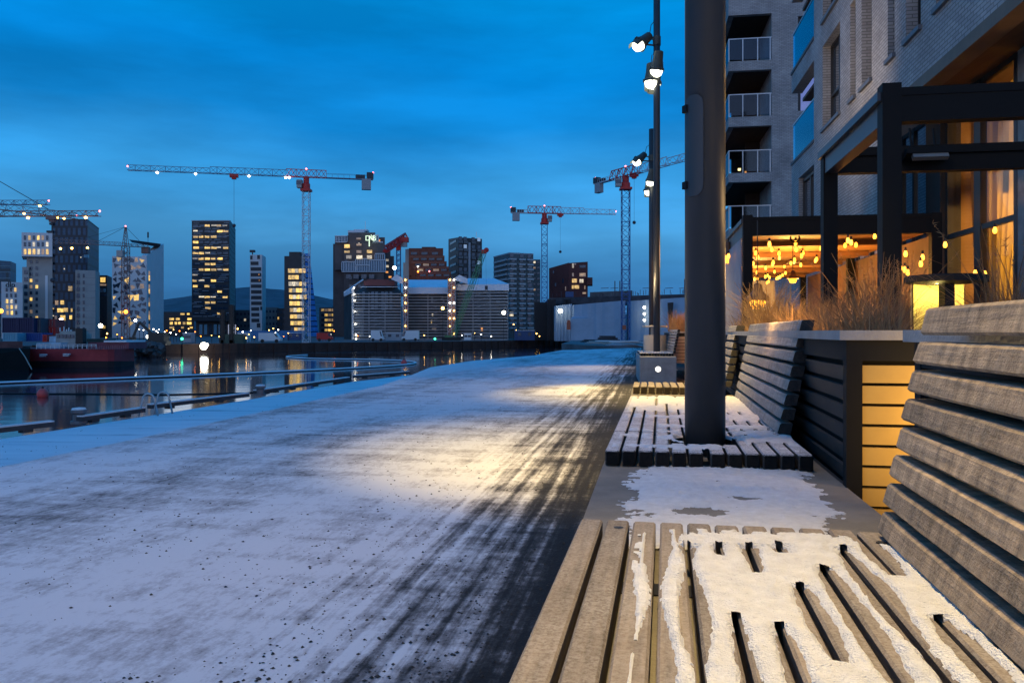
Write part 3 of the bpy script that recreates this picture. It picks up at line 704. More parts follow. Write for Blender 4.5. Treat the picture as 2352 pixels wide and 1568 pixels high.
fins(771, 799, 543, 556, 401.4, 8); fins(858, 870, 541, 554, 398, 3); fins(786, 820, 602, 623.5, 397.5, 9); fins(818, 850, 595, 609, 396.8, 8); fins(818, 850, 609.6, 623.5, 397, 8); fins(850, 886, 598, 623.5, 396.5, 9); fins(862, 884, 583.5, 597, 397.2, 5); fins(857, 880, 557, 570, 398.5, 4); fins(860, 880, 570.5, 583, 398.2, 3)
for (u0, u1, v0, v1, m) in [(791, 803, 561.5, 569.5, lit_y), (791, 803, 576, 580.5, lit_y), (795.5, 807, 586.5, 594, lit_p), (819, 832, 586.5, 594, lit_p), (843, 854, 586.5, 594, lit_p), (843, 854.5, 574.5, 581, lit_y), (819, 830, 575, 581, lit_d), (819, 830, 560, 564, lit_d), (819, 829, 546, 550, lit_d),
                            (795, 806, 630, 640, darkglass), (812, 824, 630, 640, darkglass), (830, 842, 630, 640, darkglass), (848, 860, 630, 640, darkglass), (886, 893, 595, 600, lit_p), (886, 893, 609, 614, lit_p), (886, 892, 623, 627, lit_o), (893, 899, 634, 638, lit_o), (823, 826, 557.5, 559.5, lit_p), (869, 873, 550, 556, lit_o)]:
    d_ = 395.2 if v0 > 555 else 398.7
    q = unit('w', m); p = at((u0+u1)/2, (v0+v1)/2, d_+(1.5 if u0 > 884 else 0)*6)
    link_copy(q, 'window', b.root, p-parent_origin(b.root), 0, ((u1-u0)/F*d_, .6, (v1-v0)/F*d_))
for r_ in range(9):
    for c_ in range(8):
        if rnd.random() < .75: b.win(1.2+2.35*c_, LZ+5+4.1*r_, 1.5, 1.6, darkglass if rnd.random() < .93 else lit_d)
signm = E('sign_glow', lin(225, 255, 215), 1.3)
text3('D', at(838.5, 552.5, 394.6), 3.6, signm, b.root, 'sign_letter', depth=.1); text3('N', at(846.4, 552.5, 394.6), 3.6, signm, b.root, 'sign_letter', depth=.1); text3('B', at(854.4, 552.5, 394.6), 3.6, signm, b.root, 'sign_letter', depth=.1)
o_ = MB(); o_.box(XU(847.2, 394.6), XU(849.2, 394.6), 394.4, 394.7, ZV(566, 394.6), ZV(545, 394.6)); o_.box(XU(852, 394.6), XU(853.4, 394.6), 394.4, 394.7, ZV(551, 394.6), ZV(539, 394.6)); o_.build('sign_bar', signm, b.root)
# -- red brown terraced block
b = Bld('terraced_block', 'rust red terraced apartment block stepping out towards its lower floors', 'building', 939, 1018, 332, 332, 570, wall_red, back=22)
for k, (u0, u1, v0) in enumerate([(946, 1021, 587), (951, 1026, 600), (956, 1031, 612), (962, 1036, 624)]):
    q = Bld('x', '', '', u0-6, u1, 331-1.6*k, 331-1.6*k, v0, wall_red, root=b.root, zb=ZV(v0+46, 331), part='terrace', back=14)
    q.strips(1, q.z1-1.0, 0, M('terrace_parapet', (.22, .08, .05), .8, var=.1), .9, .4, 'parapet')
    for c in range(4):
        u = u0+3+18*c; q.wuv(u, u+13, v0+5.5, v0+10.5, darkglass if rnd.random() < .85 else lit_d)
for u in (944, 968, 992): b.wuv(u, u+14, 579, 585, darkglass)
q = Bld('x', '', '', 926, 940, 334, 334, 603, M('pale_flank', (.3, .3, .3), .8, var=.1), root=b.root, part='flank', back=18, side=None); q = Bld('x', '', '', 931, 941, 334, 333, 572, M('pale_flank', (.3, .3, .3), .8), root=b.root, part='flank', back=18)
o_ = MB(); o_.box(XU(970, 340), XU(1001, 340), 338, 346, ZV(570, 338), ZV(567, 338)); o_.build('plant_room', wall_red, b.root)
for u, v, m in [(960, 612, lamp_w), (986, 623, lamp_r), (960, 624, lamp_o)]:
    o_ = MB(); o_.ball(at(u, v, 322), .3, 8); o_.build('lamp', m, b.root)
# -- dark balcony tower
b = Bld('balcony_tower', 'dark apartment tower with staggered black balconies and a pale centre strip', 'building', 1030, 1053, 372, 350, 549, wall_dark, side=(1107, 356), vtop_right=545)
pale = M('pale_strip_wall', (.3, .33, .36), .7, var=.2, scale=.3)
bd = b.bk.normalized(); tr2 = random.Random(21); lab = math.atan2(bd.y, bd.x)
for k in range(11):
    z = LZ+8+(b.z1r-LZ-10)*k/10
    for a in (.08, .28, .62, .86):
        if tr2.random() < .85: b.win(b.bk.length*a, z, b.bk.length*.17, 1.1, M('balcony_front', (.11, .12, .13), .5, var=0), 'balcony', 1.6, 'side')
        b.win(b.bk.length*a, z+1.6, b.bk.length*.13, 1.6, darkglass if tr2.random() < .9 else skyglass, 'window', .3, 'side')
    b.win(b.w*.5, z+1, b.w*.6, 1.0, darkglass, 'window')
b.win(b.bk.length*.46, (LZ+b.z1r)/2+6, b.bk.length*.09, b.z1r-LZ-16, pale, 'pale_strip', .2, 'side')
o_ = MB(); o_.bar(at(1094, 545, 352), at(1094, 533, 352), .15); o_.build('mast', steel, b.root)
# -- grey green balcony tower
b = Bld('green_tower', 'grey green apartment tower ringed with balconies left of the thin blue crane mast', 'building', 1134, 1170, 318, 300, 592, wall_green, side=(1225, 304), vtop_right=583, roof=M('roof_rail', (.25, .3, .33), .6, var=0))
for k in range(15):
    z = LZ+4+(b.z1r-LZ-6)*k/14
    for a in (.12, .5, .84):
        if tr2.random() < .9: b.win(b.bk.length*a, z, b.bk.length*.26, .6, M('glass_balcony', (.3, .36, .39), .4, var=.2), 'balcony', 2.2, 'side')
        b.win(b.bk.length*(a+tr2.uniform(-.05, .05)), z+1.5, b.bk.length*.15, 1.5, tr2.choice([darkglass, darkglass, darkglass, pale, pale, lit_p if tr2.random() < .5 else darkglass]), 'window', .3, 'side')
    b.win(b.w*.5, z, b.w*.8, .7, M('glass_balcony', (.3, .36, .39), .4), 'balcony', 1.4)
q = Bld('x', '', '', 1222, 1241, 312, 312, 596, wall_green, root=b.root, part='rear_wing', back=12)
q.grid(2, 13, LZ+3, q.z1, 0, q.w, .7, .35, lit(.12, (lit_p, lit_d)))
o_ = MB(); o_.box(XU(1170, 306), XU(1193, 306), 306, 312, ZV(583, 302), ZV(578, 302)); o_.build('plant_room', pale, b.root)
# -- maroon house with sloping roof
b = Bld('maroon_house', 'maroon brick block with a slanting roofline and a few yellow windows', 'building', 1261, 1307, 335, 330, 616, wall_maroon, vtop_right=603, back=18)
q = Bld('x', '', '', 1306, 1350, 330, 330, 604, wall_maroon, root=b.root, part='taller_wing', back=18, vtop_right=601)
q2 = Bld('x', '', '', 1348, 1361, 328, 328, 637, wall_maroon, root=b.root, part='oriel', zb=ZV(654, 328), back=10)
for (u0, u1, v0, v1, m) in [(1314, 1318, 605, 615, lit_p), (1319, 1323, 605, 608, lit_d), (1314, 1318, 627, 635, lit_d), (1331, 1345, 627, 635, lit_d), (1314, 1325, 640, 649, lit_y), (1331, 1340, 641, 649, lit_p), (1313.5, 1318, 655, 663, lit_y), (1319.5, 1330, 655, 663, lit_y), (1342, 1344.5, 656, 664, lit_d), (1331, 1345, 609, 615, darkglass), (1298, 1300, 658, 667, lit_d), (1338, 1346, 671, 675, lit_d)]: q.wuv(u0, u1, v0, v1, m)
for (u0, u1, v0, v1) in [(1270, 1273, 622, 628), (1292, 1295, 640, 650), (1275, 1278, 650, 658)]: b.wuv(u0, u1, v0, v1, darkglass)
# -- low blocks seen between the towers
b = Bld('low_block', 'low grey block right of the slim white tower', 'building', 609, 640, 440, 440, 706, M('dusk_grey', (.16, .18, .18), .85, var=.2, scale=.2), back=20)
b.grid(4, 4, ZV(765, 440), ZV(708, 440), 0, b.w, .5, .4, lit(.1))
b = Bld('low_block', 'low dark block behind the lit office tower', 'building', 636, 656, 430, 430, 708, wall_dark, back=20)
b.grid(3, 4, ZV(765, 430), ZV(710, 430), 0, b.w, .5, .4, lit(.15))
b = Bld('lit_block', 'low office with warm lit floors left of the stepped brown office', 'building', 733, 770, 425, 425, 706, M('grey_office', (.14, .15, .15), .8, var=.2, scale=.2), back=24)
for r in range(5):
    for c in range(4): b.wuv(738+8*c, 744.5+8*c, 709+11.5*r, 714.5+11.5*r, (lit_y if tr.random() < .55 else lit_d) if c > 0 or r == 0 else darkglass)
b = Bld('low_block', 'low dark block behind the site lights left of the slim white tower', 'building', 541, 576, 470, 470, 712, M('dusk_blue_wall', (.08, .1, .12), .85, var=.3, scale=.2), back=20)
b.grid(4, 4, ZV(768, 470), ZV(714, 470), 0, b.w, .5, .4, lit(.12, (lit_d, lit_p)))
# ================================================================ SCAFFOLDED BLOCKS, CRANES, SITE, SHIPS
scafm = M('scaffold_tube', (.42, .44, .46), .5, metal=.3, var=.2, scale=.5)
sitewall = M('raw_building_wall', (.035, .038, .042), .9, var=.5, scale=.15)
def scaffold(label, u0, u1, d0, d1, vtop, rows, roofpts=None, lit_n=0, m=sitewall):
    b = Bld('scaffolded_block', label, 'building site', u0, u1, d0, d1, vtop, m, back=16)
    q = MB(); o = b.n; H = b.z1-LZ; W = b.w
    for r in range(rows+1):
        z = LZ+H*r/rows; p, e = b.L+o*1.4, b.L+b.d*W+o*1.4
        for k, (zz, t) in enumerate([(z, .26), (z+H/rows*.5, .07)]):
            if zz > b.z1: continue
            q.hexa([p+Vector((0, 0, zz)), e+Vector((0, 0, zz)), e-o*(1.2 if k == 0 else .1)+Vector((0, 0, zz)), p-o*(1.2 if k == 0 else .1)+Vector((0, 0, zz)), p+Vector((0, 0, zz+t)), e+Vector((0, 0, zz+t)), e-o*(1.2 if k == 0 else .1)+Vector((0, 0, zz+t)), p-o*(1.2 if k == 0 else .1)+Vector((0, 0, zz+t))])
    n = int(W/4.6)
    for c in range(n+1):
        p = b.L+b.d*W*c/n
        for off in (1.4, .3): q.bar(p+o*off+Vector((0, 0, LZ)), p+o*off+Vector((0, 0, b.z1+.6)), .06)
        if c % 4 == 1 and c < n:
            for r in range(0, rows-1, 2):
                q.bar(p+o*1.45+Vector((0, 0, LZ+H*r/rows)), b.L+b.d*W*(c+1)/n+o*1.45+Vector((0, 0, LZ+H*(r+2)/rows)), .045)
    q.build('scaffold', scafm, b.root)
    return b
s1 = scaffold('scaffolded block with dark facade and red brown attic left of the white tarpaulin roofs', 812, 922, 262, 262, 676, 15)
pw = M('pale_window_panel', (.16, .2, .24), .5, var=.3)
for c, u in enumerate([832, 853, 862, 876, 885, 895]):
    for r, v in enumerate([667+3, 684, 700]): s1.wuv(u, u+6, v, v+11, pw)
s1.wuv(816, 836, 706, 772, M('grey_sheet', (.2, .23, .26), .7, var=.2), 'sheeting', .8)
q = MB(); q.add([at(790, 670, 275), at(812, 655, 262), at(834, 641.5, 268), at(905, 641.5, 268), at(924, 655, 262), at(924, 660, 262), at(812, 660, 262)], [(0, 1, 6), (1, 2, 3, 4, 5, 6)])
Rf = MB(); a = [at(808, 664, 261.6), at(925, 664, 261.6), at(906, 643, 268), at(836, 643, 268)]
Rf.hexa([a[0]+Vector((0, 0, -1.8)), a[1]+Vector((0, 0, -1.8)), a[1]+Vector((-1, 14, -1.8)), a[0]+Vector((1, 14, -1.8)), a[3]+Vector((0, 0, -2)), a[2]+Vector((0, 0, -2)), a[2]+Vector((0, 6, -2)), a[3]+Vector((0, 6, -2))]); Rf.build('roof', M('dark_roof', (.05, .055, .06), .8, var=.3), s1.root)
Rf = MB(); p0, p1 = at(836, 648, 264), at(907, 648, 264); Rf.box(p0.x, p1.x, 263.5, 270, ZV(656, 264), ZV(645, 264)); Rf.box(p0.x+1, p1.x-2, 264.2, 269, ZV(645, 264), ZV(641.5, 264)); Rf.build('attic', M('red_brown_attic', (.24, .07, .06), .7, var=.2), s1.root)
Rf = MB(); Rf.box(p0.x-1, p1.x+1, 262.8, 263.4, ZV(659.5, 263), ZV(658, 263)); Rf.bar(at(790, 672, 262), at(834, 642, 268), .25); Rf.build('snow_edge', tarp, s1.root)
Rf = MB(); Rf.add([at(789, 672, 278), at(809, 661, 262), at(809, 672, 262), at(790, 681, 278)]+[at(789, 672, 278)+Vector((0, .5, 0)), at(809, 661, 262)+Vector((0, .5, 0)), at(809, 672, 262)+Vector((0, .5, 0)), at(790, 681, 278)+Vector((0, .5, 0))], [(0, 1, 2, 3), (4, 7, 6, 5), (0, 4, 5, 1), (3, 2, 6, 7)]); Rf.build('tarpaulin', tarp, s1.root)
sd = Bld('x', '', '', 790, 812, 280, 262.2, 682, sitewall, root=s1.root, part='left_flank', back=4, vtop_right=672)
wl = MB()
for v in [661, 676, 690, 715, 744, 769, 778]: wl.ball(at(813+.04*(v-661), v, 260), .22, 6)
wl.build('work_lamp', lamp_w, s1.root)
wl = MB(); wl.box(XU(808.5, 261), XU(813, 261), 260.6, 261.4, LZ, ZV(662, 261)); wl.build('white_mast', whitepaint, s1.root)
s2 = scaffold('scaffolded block with flat white tarpaulin roof between the two lit stair towers', 938, 1029, 266, 266, 676, 15)
Rf = MB(); a = [at(938, 674.5, 263), at(1029, 674.5, 263), at(1029, 660, 263), at(938, 660, 263), at(1029, 642.5, 276), at(938, 642.5, 276)]
Rf.add(a+[x+Vector((0, 2, -.2)) for x in a], [(0, 1, 2, 3), (3, 2, 4, 5), (6, 9, 8, 7), (9, 11, 10, 8), (0, 6, 7, 1), (5, 4, 10, 11), (0, 3, 9, 6), (3, 5, 11, 9), (1, 7, 8, 2), (2, 8, 10, 4)]); Rf.build('roof', tarp, s2.root)
for (u, v, w_, h_, m) in [(990, 735, 2, 8, lit_y), (992, 753, 10, 4, lit_d), (1014, 680, 5, 6, pw), (1017, 690, 4, 6, pw), (990, 682, 5, 12, pw), (992, 720, 3, 5, lit_p)]: s2.wuv(u, u+w_, v, v+h_, m)
s3 = scaffold('scaffolded block with hipped white tarpaulin roof behind the green lattice boom', 1049, 1168, 258, 254, 668, 16)
Rf = MB(); a = [at(1047, 667, 256.2), at(1169, 667, 252), at(1169, 652, 252), at(1047, 654, 256.2), at(1135, 639, 264), at(1075, 639, 266)]
Rf.add(a+[x+Vector((0, 2.5, -.2)) for x in a], [(0, 1, 2, 3), (3, 2, 4, 5), (6, 9, 8, 7), (9, 11, 10, 8), (0, 6, 7, 1), (5, 4, 10, 11), (0, 3, 9, 6), (3, 5, 11, 9), (1, 7, 8, 2), (2, 8, 10, 4)]); Rf.build('roof', tarp, s3.root)
for (u, v, w_, h_, m) in [(1105, 752, 4, 8, lit_o), (1118, 671, 8, 7, pw), (1080, 680, 4, 5, pw), (1140, 690, 8, 6, pw)]: s3.wuv(u, u+w_, v, v+h_, m)
def stair_tower(label, u0, u1, vtop, d, rows, gable):
    b = Bld('stair_tower', label, 'stair tower', u0, u1, d, d, vtop, M('tower_sheet', (.2, .12, .12), .8, var=.3), back=3, side=None)
    q = MB(); W = b.w
    for c in (0, .5, 1): p = b.L+b.d*W*c+b.n*1.2; q.bar(p+Vector((0, 0, LZ)), p+Vector((0, 0, b.z1)), .09)
    for r in range(rows*2+1): z = LZ+(b.z1-LZ)*r/(rows*2); p = b.L+b.n*1.2; q.bar(p+Vector((0, 0, z)), p+b.d*W+Vector((0, 0, z)), .08)
    for r in range(rows):
        z = LZ+(b.z1-LZ)*r/rows; p = b.L+b.n*.9; z2 = z+(b.z1-LZ)/rows; q.bar(p+Vector((0, 0, z)), p+b.d*W+Vector((0, 0, z2)), .1)
    q.build('frame', scafm, b.root)
    for r in range(rows):
        z = LZ+(b.z1-LZ)*(r+.8)/rows
        for c in ((.3, .85) if W > 1.9 else (.5,)):
            if rnd.random() < .12: continue
            q = MB(); q.ball(b.L+b.d*W*c+b.n*1.5+Vector((0, 0, z)), .26 if r > 1 else .2, 8); q.build('work_lamp', rnd.choice([lamp_y, lamp_y, lamp_w]), b.root)
    q = MB(); q.add([at(gable[0], gable[1], d-.4), at(gable[2], gable[3], d-.4), at(gable[4], gable[5], d-.4), at(gable[6], gable[7], d-.4)]+[at(gable[0], gable[1], d+5), at(gable[2], gable[3], d+5), at(gable[4], gable[5], d+5), at(gable[6], gable[7], d+5)], [(3, 2, 1, 0), (4, 5, 6, 7), (0, 1, 5, 4), (1, 2, 6, 5), (2, 3, 7, 6), (3, 0, 4, 7)]); q.build('tarpaulin_gable', tarp, b.root)
    return b
stair_tower('narrow lit scaffold stair tower left of the flat tarpaulin roof', 927, 938, 640, 258, 8, (898, 641, 910, 630, 926, 639, 926, 653))
stair_tower('wider lit scaffold stair tower beside the green lattice boom', 1029, 1046, 640, 254, 8, (1040, 642, 1055, 631, 1074, 640, 1074, 652))

# ---------------------------------------------------------------- cranes
def truss(b, p, q, w, h, n, r, tri=False, up=Vector((0, 0, 1))):
    p, q = Vector(p), Vector(q); d = (q-p).normalized(); up = Vector((0, 1, 0)) if abs(d.z) > .95 else up; s = d.cross(up).normalized(); v = s.cross(d)
    if tri: cs = [-s*w/2, s*w/2, v*h]
    else: cs = [-s*w/2-v*h/2, s*w/2-v*h/2, s*w/2+v*h/2, -s*w/2+v*h/2]
    for c in cs: b.bar(p+c, q+c, r)
    m = len(cs)
    for i in range(n):
        a, e = p.lerp(q, i/n), p.lerp(q, (i+1)/n)
        for j in range(m):
            c0, c1 = cs[j], cs[(j+1) % m]
            if i % 2: c0, c1 = c1, c0
            b.bar(a+c0, e+c1, r*.62, 4, cap=False)
            if i % 2 == 0: b.bar(a+cs[j], a+cs[(j+1) % m], r*.6, 4, cap=False)
def tower_crane(label, um, d, vjib, jib_end, ctr_end, mast_m, jib_m, mast_w, jh, red=True, lamps=(), hookat=None, cab_side=-1, trolley=None, rr=.11, zbase=LZ, vbase=None, beam_lamp=lamp_w, signs=None):
    """um column of the mast, vjib row of the lower jib chord at the mast; jib/counterjib ends given as columns+rows"""
    x = XU(um, d); zj = ZV(vjib, d); hz = zj-EYE
    root = thing('tower_crane', label, 'crane', (x, d, zbase))
    b = MB(); truss(b, (x, d, zbase), (x, d, zj-3.4), mast_w, mast_w, max(8, int((zj-zbase)/mast_w/1.0)), rr); 
    for k in range(int((zj-zbase)/6)): z = zbase+6*k; b.box(x-mast_w/2-.06, x+mast_w/2+.06, d-mast_w/2-.06, d-mast_w/2+.06, z, z+.16)
    b.build('mast', mast_m, root)
    b = MB(); b.box(x-mast_w*.75, x+mast_w*.75, d-mast_w*.75, d+mast_w*.75, zj-3.4, zj-2.9); b.lathe([(.01, zj-2.9), (mast_w*.6, zj-2.9), (mast_w*.6, zj-1.7), (mast_w*.45, zj-1.4), (mast_w*.45, zj), (.01, zj)], (x, d, 0), 10); b.build('slewing_unit', redpaint if red else jib_m, root)
    je = Vector((XU(jib_end[0], F*hz/(V0-jib_end[1])), F*hz/(V0-jib_end[1]), zj)); m = Vector((x, d, zj))
    dj = (je-m).normalized()
    ce = m-dj*abs((Vector((XU(ctr_end[0], F*hz/(V0-ctr_end[1])), F*hz/(V0-ctr_end[1]), zj))-m).length)
    L_ = (je-m).length; b = MB(); n = max(10, int(L_/jh/1.1))
    # head section, jib tapering, counter jib
    k0 = m+dj*mast_w*3; k1 = m-dj*mast_w*3
    b2 = MB(); truss(b2, k1, k0, mast_w*.8, jh*1.15, 8, rr*1.2, True); b2.build('jib_root', redpaint if red else jib_m, root)
    mid = m.lerp(je, .55)
    truss(b, k0, mid, mast_w*.75, jh, int(n*.5), rr, True); truss(b, mid, je, mast_w*.7, jh*.8, int(n*.5), rr*.9, True); b.build('jib', jib_m, root)
    b = MB(); b.bar(k1, ce, rr*1.6); s = dj.cross(Vector((0, 0, 1)))
    for o in (-.5, .5): b.bar(k1+s*o, ce+s*o, rr*1.5); b.bar(k1+s*o+Vector((0, 0, 1.0)), ce+s*o+Vector((0, 0, 1.0)), rr*.5)
    for k in range(9): q = k1.lerp(ce, k/8); b.bar(q+s*.5, q+s*.5+Vector((0, 0, 1.0)), rr*.5)
    b.build('counter_jib', jib_m, root)
    b = MB(); q = ce+dj*1.6; rz = math.atan2(dj.y, dj.x); b.obox(q+Vector((0, 0, -1.2)), 2.2, 1.3, 2.6, rz); b.build('counterweight', M('crane_ballast', (.3, .32, .34), .8, var=.1), root)
    b = MB(); b.obox(ce+dj*.7+Vector((0, 0, .9)), 1.6, 1.4, 1.5, rz); b.obox(ce+dj*3+Vector((0, 0, .6)), 2.2, .9, .8, rz); b.build('winch', M('winch_dark', (.04, .05, .06), .6, var=0), root)
    b = MB(); q = m+Vector((cab_side*mast_w*.95, -.3, -1.7)); b.obox(q, mast_w*.75, 1.5, 1.9); b.build('cab', M('cab_grey', (.3, .33, .33), .4, var=.1), root)
    b = MB(); b.obox(q+Vector((cab_side*mast_w*.06, -.4, .2)), mast_w*.72, .8, .9); b.build('cab_window', darkglass, root)
    if trolley:
        q = m.lerp(je, trolley); b = MB(); b.obox(q+Vector((0, 0, -.35)), 1.9, 1.3, .7, rz); b.obox(q+Vector((0, 0, -.9)), 1.0, .8, .5, rz); b.build('trolley', redpaint if red else jib_m, root)
        b = MB(); zb_ = hookat if hookat else zj-12; b.bar(q, (q.x, q.y, zb_), .035); b.ball((q.x, q.y, zb_), .45, 8); b.build('hook', M('hook_dark', (.05, .05, .06), .6, var=0), root)
    for f in lamps:
        q = m.lerp(je, f); b = MB(); b.lathe([(.001, -.05), (.3, -.22), (.22, -.45), (.001, -.52)], q, 8); b.build('jib_lamp', beam_lamp, root)
    for q, rad in ((je+Vector((0, 0, .9)), .2), (ce+Vector((0, 0, 1.7)), .22), (m+Vector((0, 0, jh*1.25)), .22)):
        b = MB(); b.ball(q, rad, 6); b.build('warning_light', lamp_r, root)
    return root
pale_steel = M('pale_crane_steel', (.5, .54, .58), .5, var=.1)
dim_steel = M('blue_grey_crane_steel', (.12, .2, .3), .5, var=.1)
tower_crane('tall tower crane with white mast, red head and five jib lights above the black tower', 703.5, 190, 407, (293, 391), (850, 420), pale_steel, dim_steel, 1.55, 1.55, True, (.1+.02, .33, .63, .84, .1), None, -1, .415, .085)
tower_crane('slim tower crane with dark blue mast and pale jib above the grey green tower', 1250.5, 250, 490, (1415, 492.5), (1175, 487.5), bluesteel, pale_steel, 1.75, 1.9, True, (), None, 1, .22, .11)
tower_crane('large tower crane with blue lattice mast rising in front of the white tents', 1437, 200, 405, (1620, 356), (1337, 418), bluesteel, pale_steel, 1.95, 2.0, True, (), None, -1, .12, .115)
# three jibs reaching in from the left
oldsteel = M('rusty_crane_steel', (.22, .14, .13), .6, var=.2)
tower_crane('crane reaching in from the left with three big yellow lights on its level jib', -260, 150, 498, (229, 496), (-420, 499), oldsteel, oldsteel, 1.5, 1.25, False, (.665, .8, .935), None, 1, .78, .09, beam_lamp=lamp_y)
tower_crane('crane behind the level one whose jib dips towards the blue glass tower', -330, 170, 440, (176, 503), (-560, 420), oldsteel, oldsteel, 1.5, 1.9, False, (.72, .82, .93), None, 1, None, .09, beam_lamp=lamp_y)
tower_crane('third crane with a short pale jib tip high above the white topped tower', -300, 185, 471, (112, 470), (-480, 472), dim_steel, dim_steel, 1.5, 1.3, False, (.95,), None, 1, None, .09, beam_lamp=lamp_y)
b = MB(); b.bar(at(-200, 302, 168), at(113, 482, 168), .09); tag(b.build('crane_cable', M('cable_dark', (.03, .04, .05), .6, var=0)), 'long slanting stay cable reaching down to the jib at the left edge', 'cable')
# orange crane standing before the white tower: cathead type
x, d = XU(288.5, 240), 240; zj = ZV(567, d); root = thing('cathead_crane', 'brown tower crane with pointed top and orange lamp before the white tower', 'crane', (x, d, LZ))
rustm = M('brown_crane_steel', (.2, .12, .1), .6, var=.2)
b = MB(); truss(b, (x, d, LZ), (x, d, zj), 1.7, 1.7, 30, .11); b.build('mast', rustm, root)
b = MB(); tip = Vector((x, d, ZV(521, d)))
for sx in (-.7, .7):
    for sy in (-.7, .7): b.bar((x+sx, d+sy, zj), tip+Vector((sx*.2, sy*.2, 0)), .1)
for k in range(6):
    f = k/6; z = zj+(tip.z-zj)*f; s_ = .7*(1-.8*f); b.bar((x-s_, d-s_, z), (x+s_, d-s_, z), .06); b.bar((x-s_, d-s_, z), (x+s_*.8, d-s_, z+1.0), .05)
b.build('cathead', rustm, root)
b = MB(); truss(b, (x, d, zj+.2), (XU(120, d-10), d-10, zj+.2), 1.2, 1.1, 26, .07, True); b.build('jib', M('grey_brown_jib', (.2, .17, .18), .6, var=.1), root)
b = MB(); truss(b, (x, d, zj+.2), (XU(342, d+4), d+4, zj+.2), 1.2, .8, 8, .08, True); b.obox((XU(335, d+4), d+4, zj-.6), 2.2, 1.4, 2.0); b.build('counter_jib', rustm, root)
b = MB(); b.bar(tip, (XU(226, d-4), d-4, zj+1.3), .07); b.bar(tip, (XU(180, d-7), d-7, zj+1.3), .05); b.bar(tip, (XU(330, d+3), d+3, zj+.8), .06); b.build('stay_cable', M('cable_dark', (.03, .04, .05), .6, var=0), root)
b = MB(); b.obox((x-.9, d-1.2, zj-2.2), 1.8, 1.6, 2.0); b.build('cab', M('cab_grey', (.3, .33, .33), .4), root)
for u, v in [(139, 571), (165, 570), (201, 569)]: b = MB(); b.ball(at(u, v, d-7), .33, 8); b.build('jib_lamp', lamp_y, root)
b = MB(); b.ball(tip+Vector((0, 0, .2)), .22, 8); b.build('warning_light', lamp_r, root)
b = MB(); b.ball(at(289, 716, 237), .55, 10); b.build('mast_lamp', lamp_o, root)
# small red crane behind the gable
x, d = XU(915.5, 335), 335; root = thing('tower_crane', 'small red crane with short stubby jib behind the tarpaulin gable', 'crane', (x, d, LZ))
b = MB(); truss(b, (x, d, LZ), (x, d, ZV(574, d)), 1.6, 1.6, 34, .16); b.build('mast', bluesteel, root)
b = MB(); b.obox((x, d, ZV(566, d)), 1.9, 1.9, 3.2); b.build('slewing_unit', redpaint, root)
b = MB(); truss(b, at(932, 547, 345), at(886, 577, 318), 2.2, 2.2, 12, .35, True); b.bar(at(932, 548, 345), at(886, 577, 318), .9); b.obox(at(925, 551, 338), 5, 3, 2); b.build('jib', redpaint, root)
b = MB(); b.obox(at(928, 557, 338), 2.6, 2, 3.6); b.build('counterweight', greypaint, root)
b = MB(); b.ball(at(906, 615, 325), .75, 10); b.ball(at(896, 573, 322), .3, 6); b.build('lamp', lamp_w, root)
# green mobile crane with lattice boom
p0, p1 = at(1037, 783, 238), at(1112, 578, 246); root = thing('mobile_crane', 'green mobile crane with long slanting lattice boom before the scaffolded blocks', 'crane', (p0.x, p0.y, LZ))
b = MB(); truss(b, p0, p1, 1.15, 1.15, 20, .075); b.build('boom', M('green_boom', (.12, .3, .13), .5, var=.1), root)
b = MB(); b.obox(p1, 1.5, 1.2, 1.2); b.ball(p1+Vector((.7, 0, .5)), .8, 8); b.build('boom_head', redpaint, root)
b = MB(); hk = at(1117, 661, 246); b.bar(p1+Vector((.5, 0, 0)), hk, .03); b.bar(p1+Vector((.5, 0, 0)), (p0.x+5, p0.y, LZ+6), .03); b.obox(hk, .9, .5, 1.3); b.build('hook', M('hook_dark', (.05, .05, .06), .6), root)
b = MB(); b.obox(p0+Vector((0, 0, -.5)), 5, 2.6, 1.4); b.obox(p0+Vector((-1, 0, .9)), 2, 2, 1.6); b.build('body', M('green_body', (.1, .25, .1), .5), root)
b = MB()
for s in (-1.7, 1.7): b.obox((p0.x, p0.y+s*.7, LZ+.5), 5.5, .7, .9)
b.build('track', blackmetal, root)

# ---------------------------------------------------------------- right hand site: deck on posts and white tents
root = thing('concrete_deck', 'raised unfinished concrete deck with upright rods above the white tents', 'building site', (XU(1300, 232), 232, LZ))
b = MB(); dd = 232
b.hexa([at(1262, 699, 236), at(1700, 687, 200), at(1700, 687, 200)+Vector((0, 30, 0)), at(1262, 699, 236)+Vector((0, 30, 0)), at(1262, 684, 236), at(1700, 672, 200), at(1700, 672, 200)+Vector((0, 30, 0)), at(1262, 684, 236)+Vector((0, 30, 0))]); b.build('slab', M('raw_slab', (.08, .07, .075), .9, var=.4, scale=.4), root)
b = MB(); b.hexa([at(1355, 683, 233), at(1452, 680, 224), at(1452, 680, 228), at(1355, 683, 237), at(1355, 671, 233), at(1452, 667, 224), at(1452, 667, 228), at(1355, 671, 237)]); b.build('wall_forms', M('formwork', (.13, .12, .12), .9, var=.4, scale=.5), root)
b = MB()
for u in (1262, 1272, 1298, 1305, 1575, 1690): b = MB(); b.box(XU(u, 232)-.6, XU(u, 232)+.6, 231.2, 232.4, LZ, ZV(688, 232)); b.build('column', M('dark_column', (.035, .03, .03), .9, var=.3), root)
b = MB(); b.box(XU(1228, 236), XU(1275, 236), 236.5, 240, LZ, ZV(694, 236)); b.build('end_wall', M('dark_column', (.035, .03, .03), .9, var=.3), root)
b = MB(); rr_ = random.Random(4)
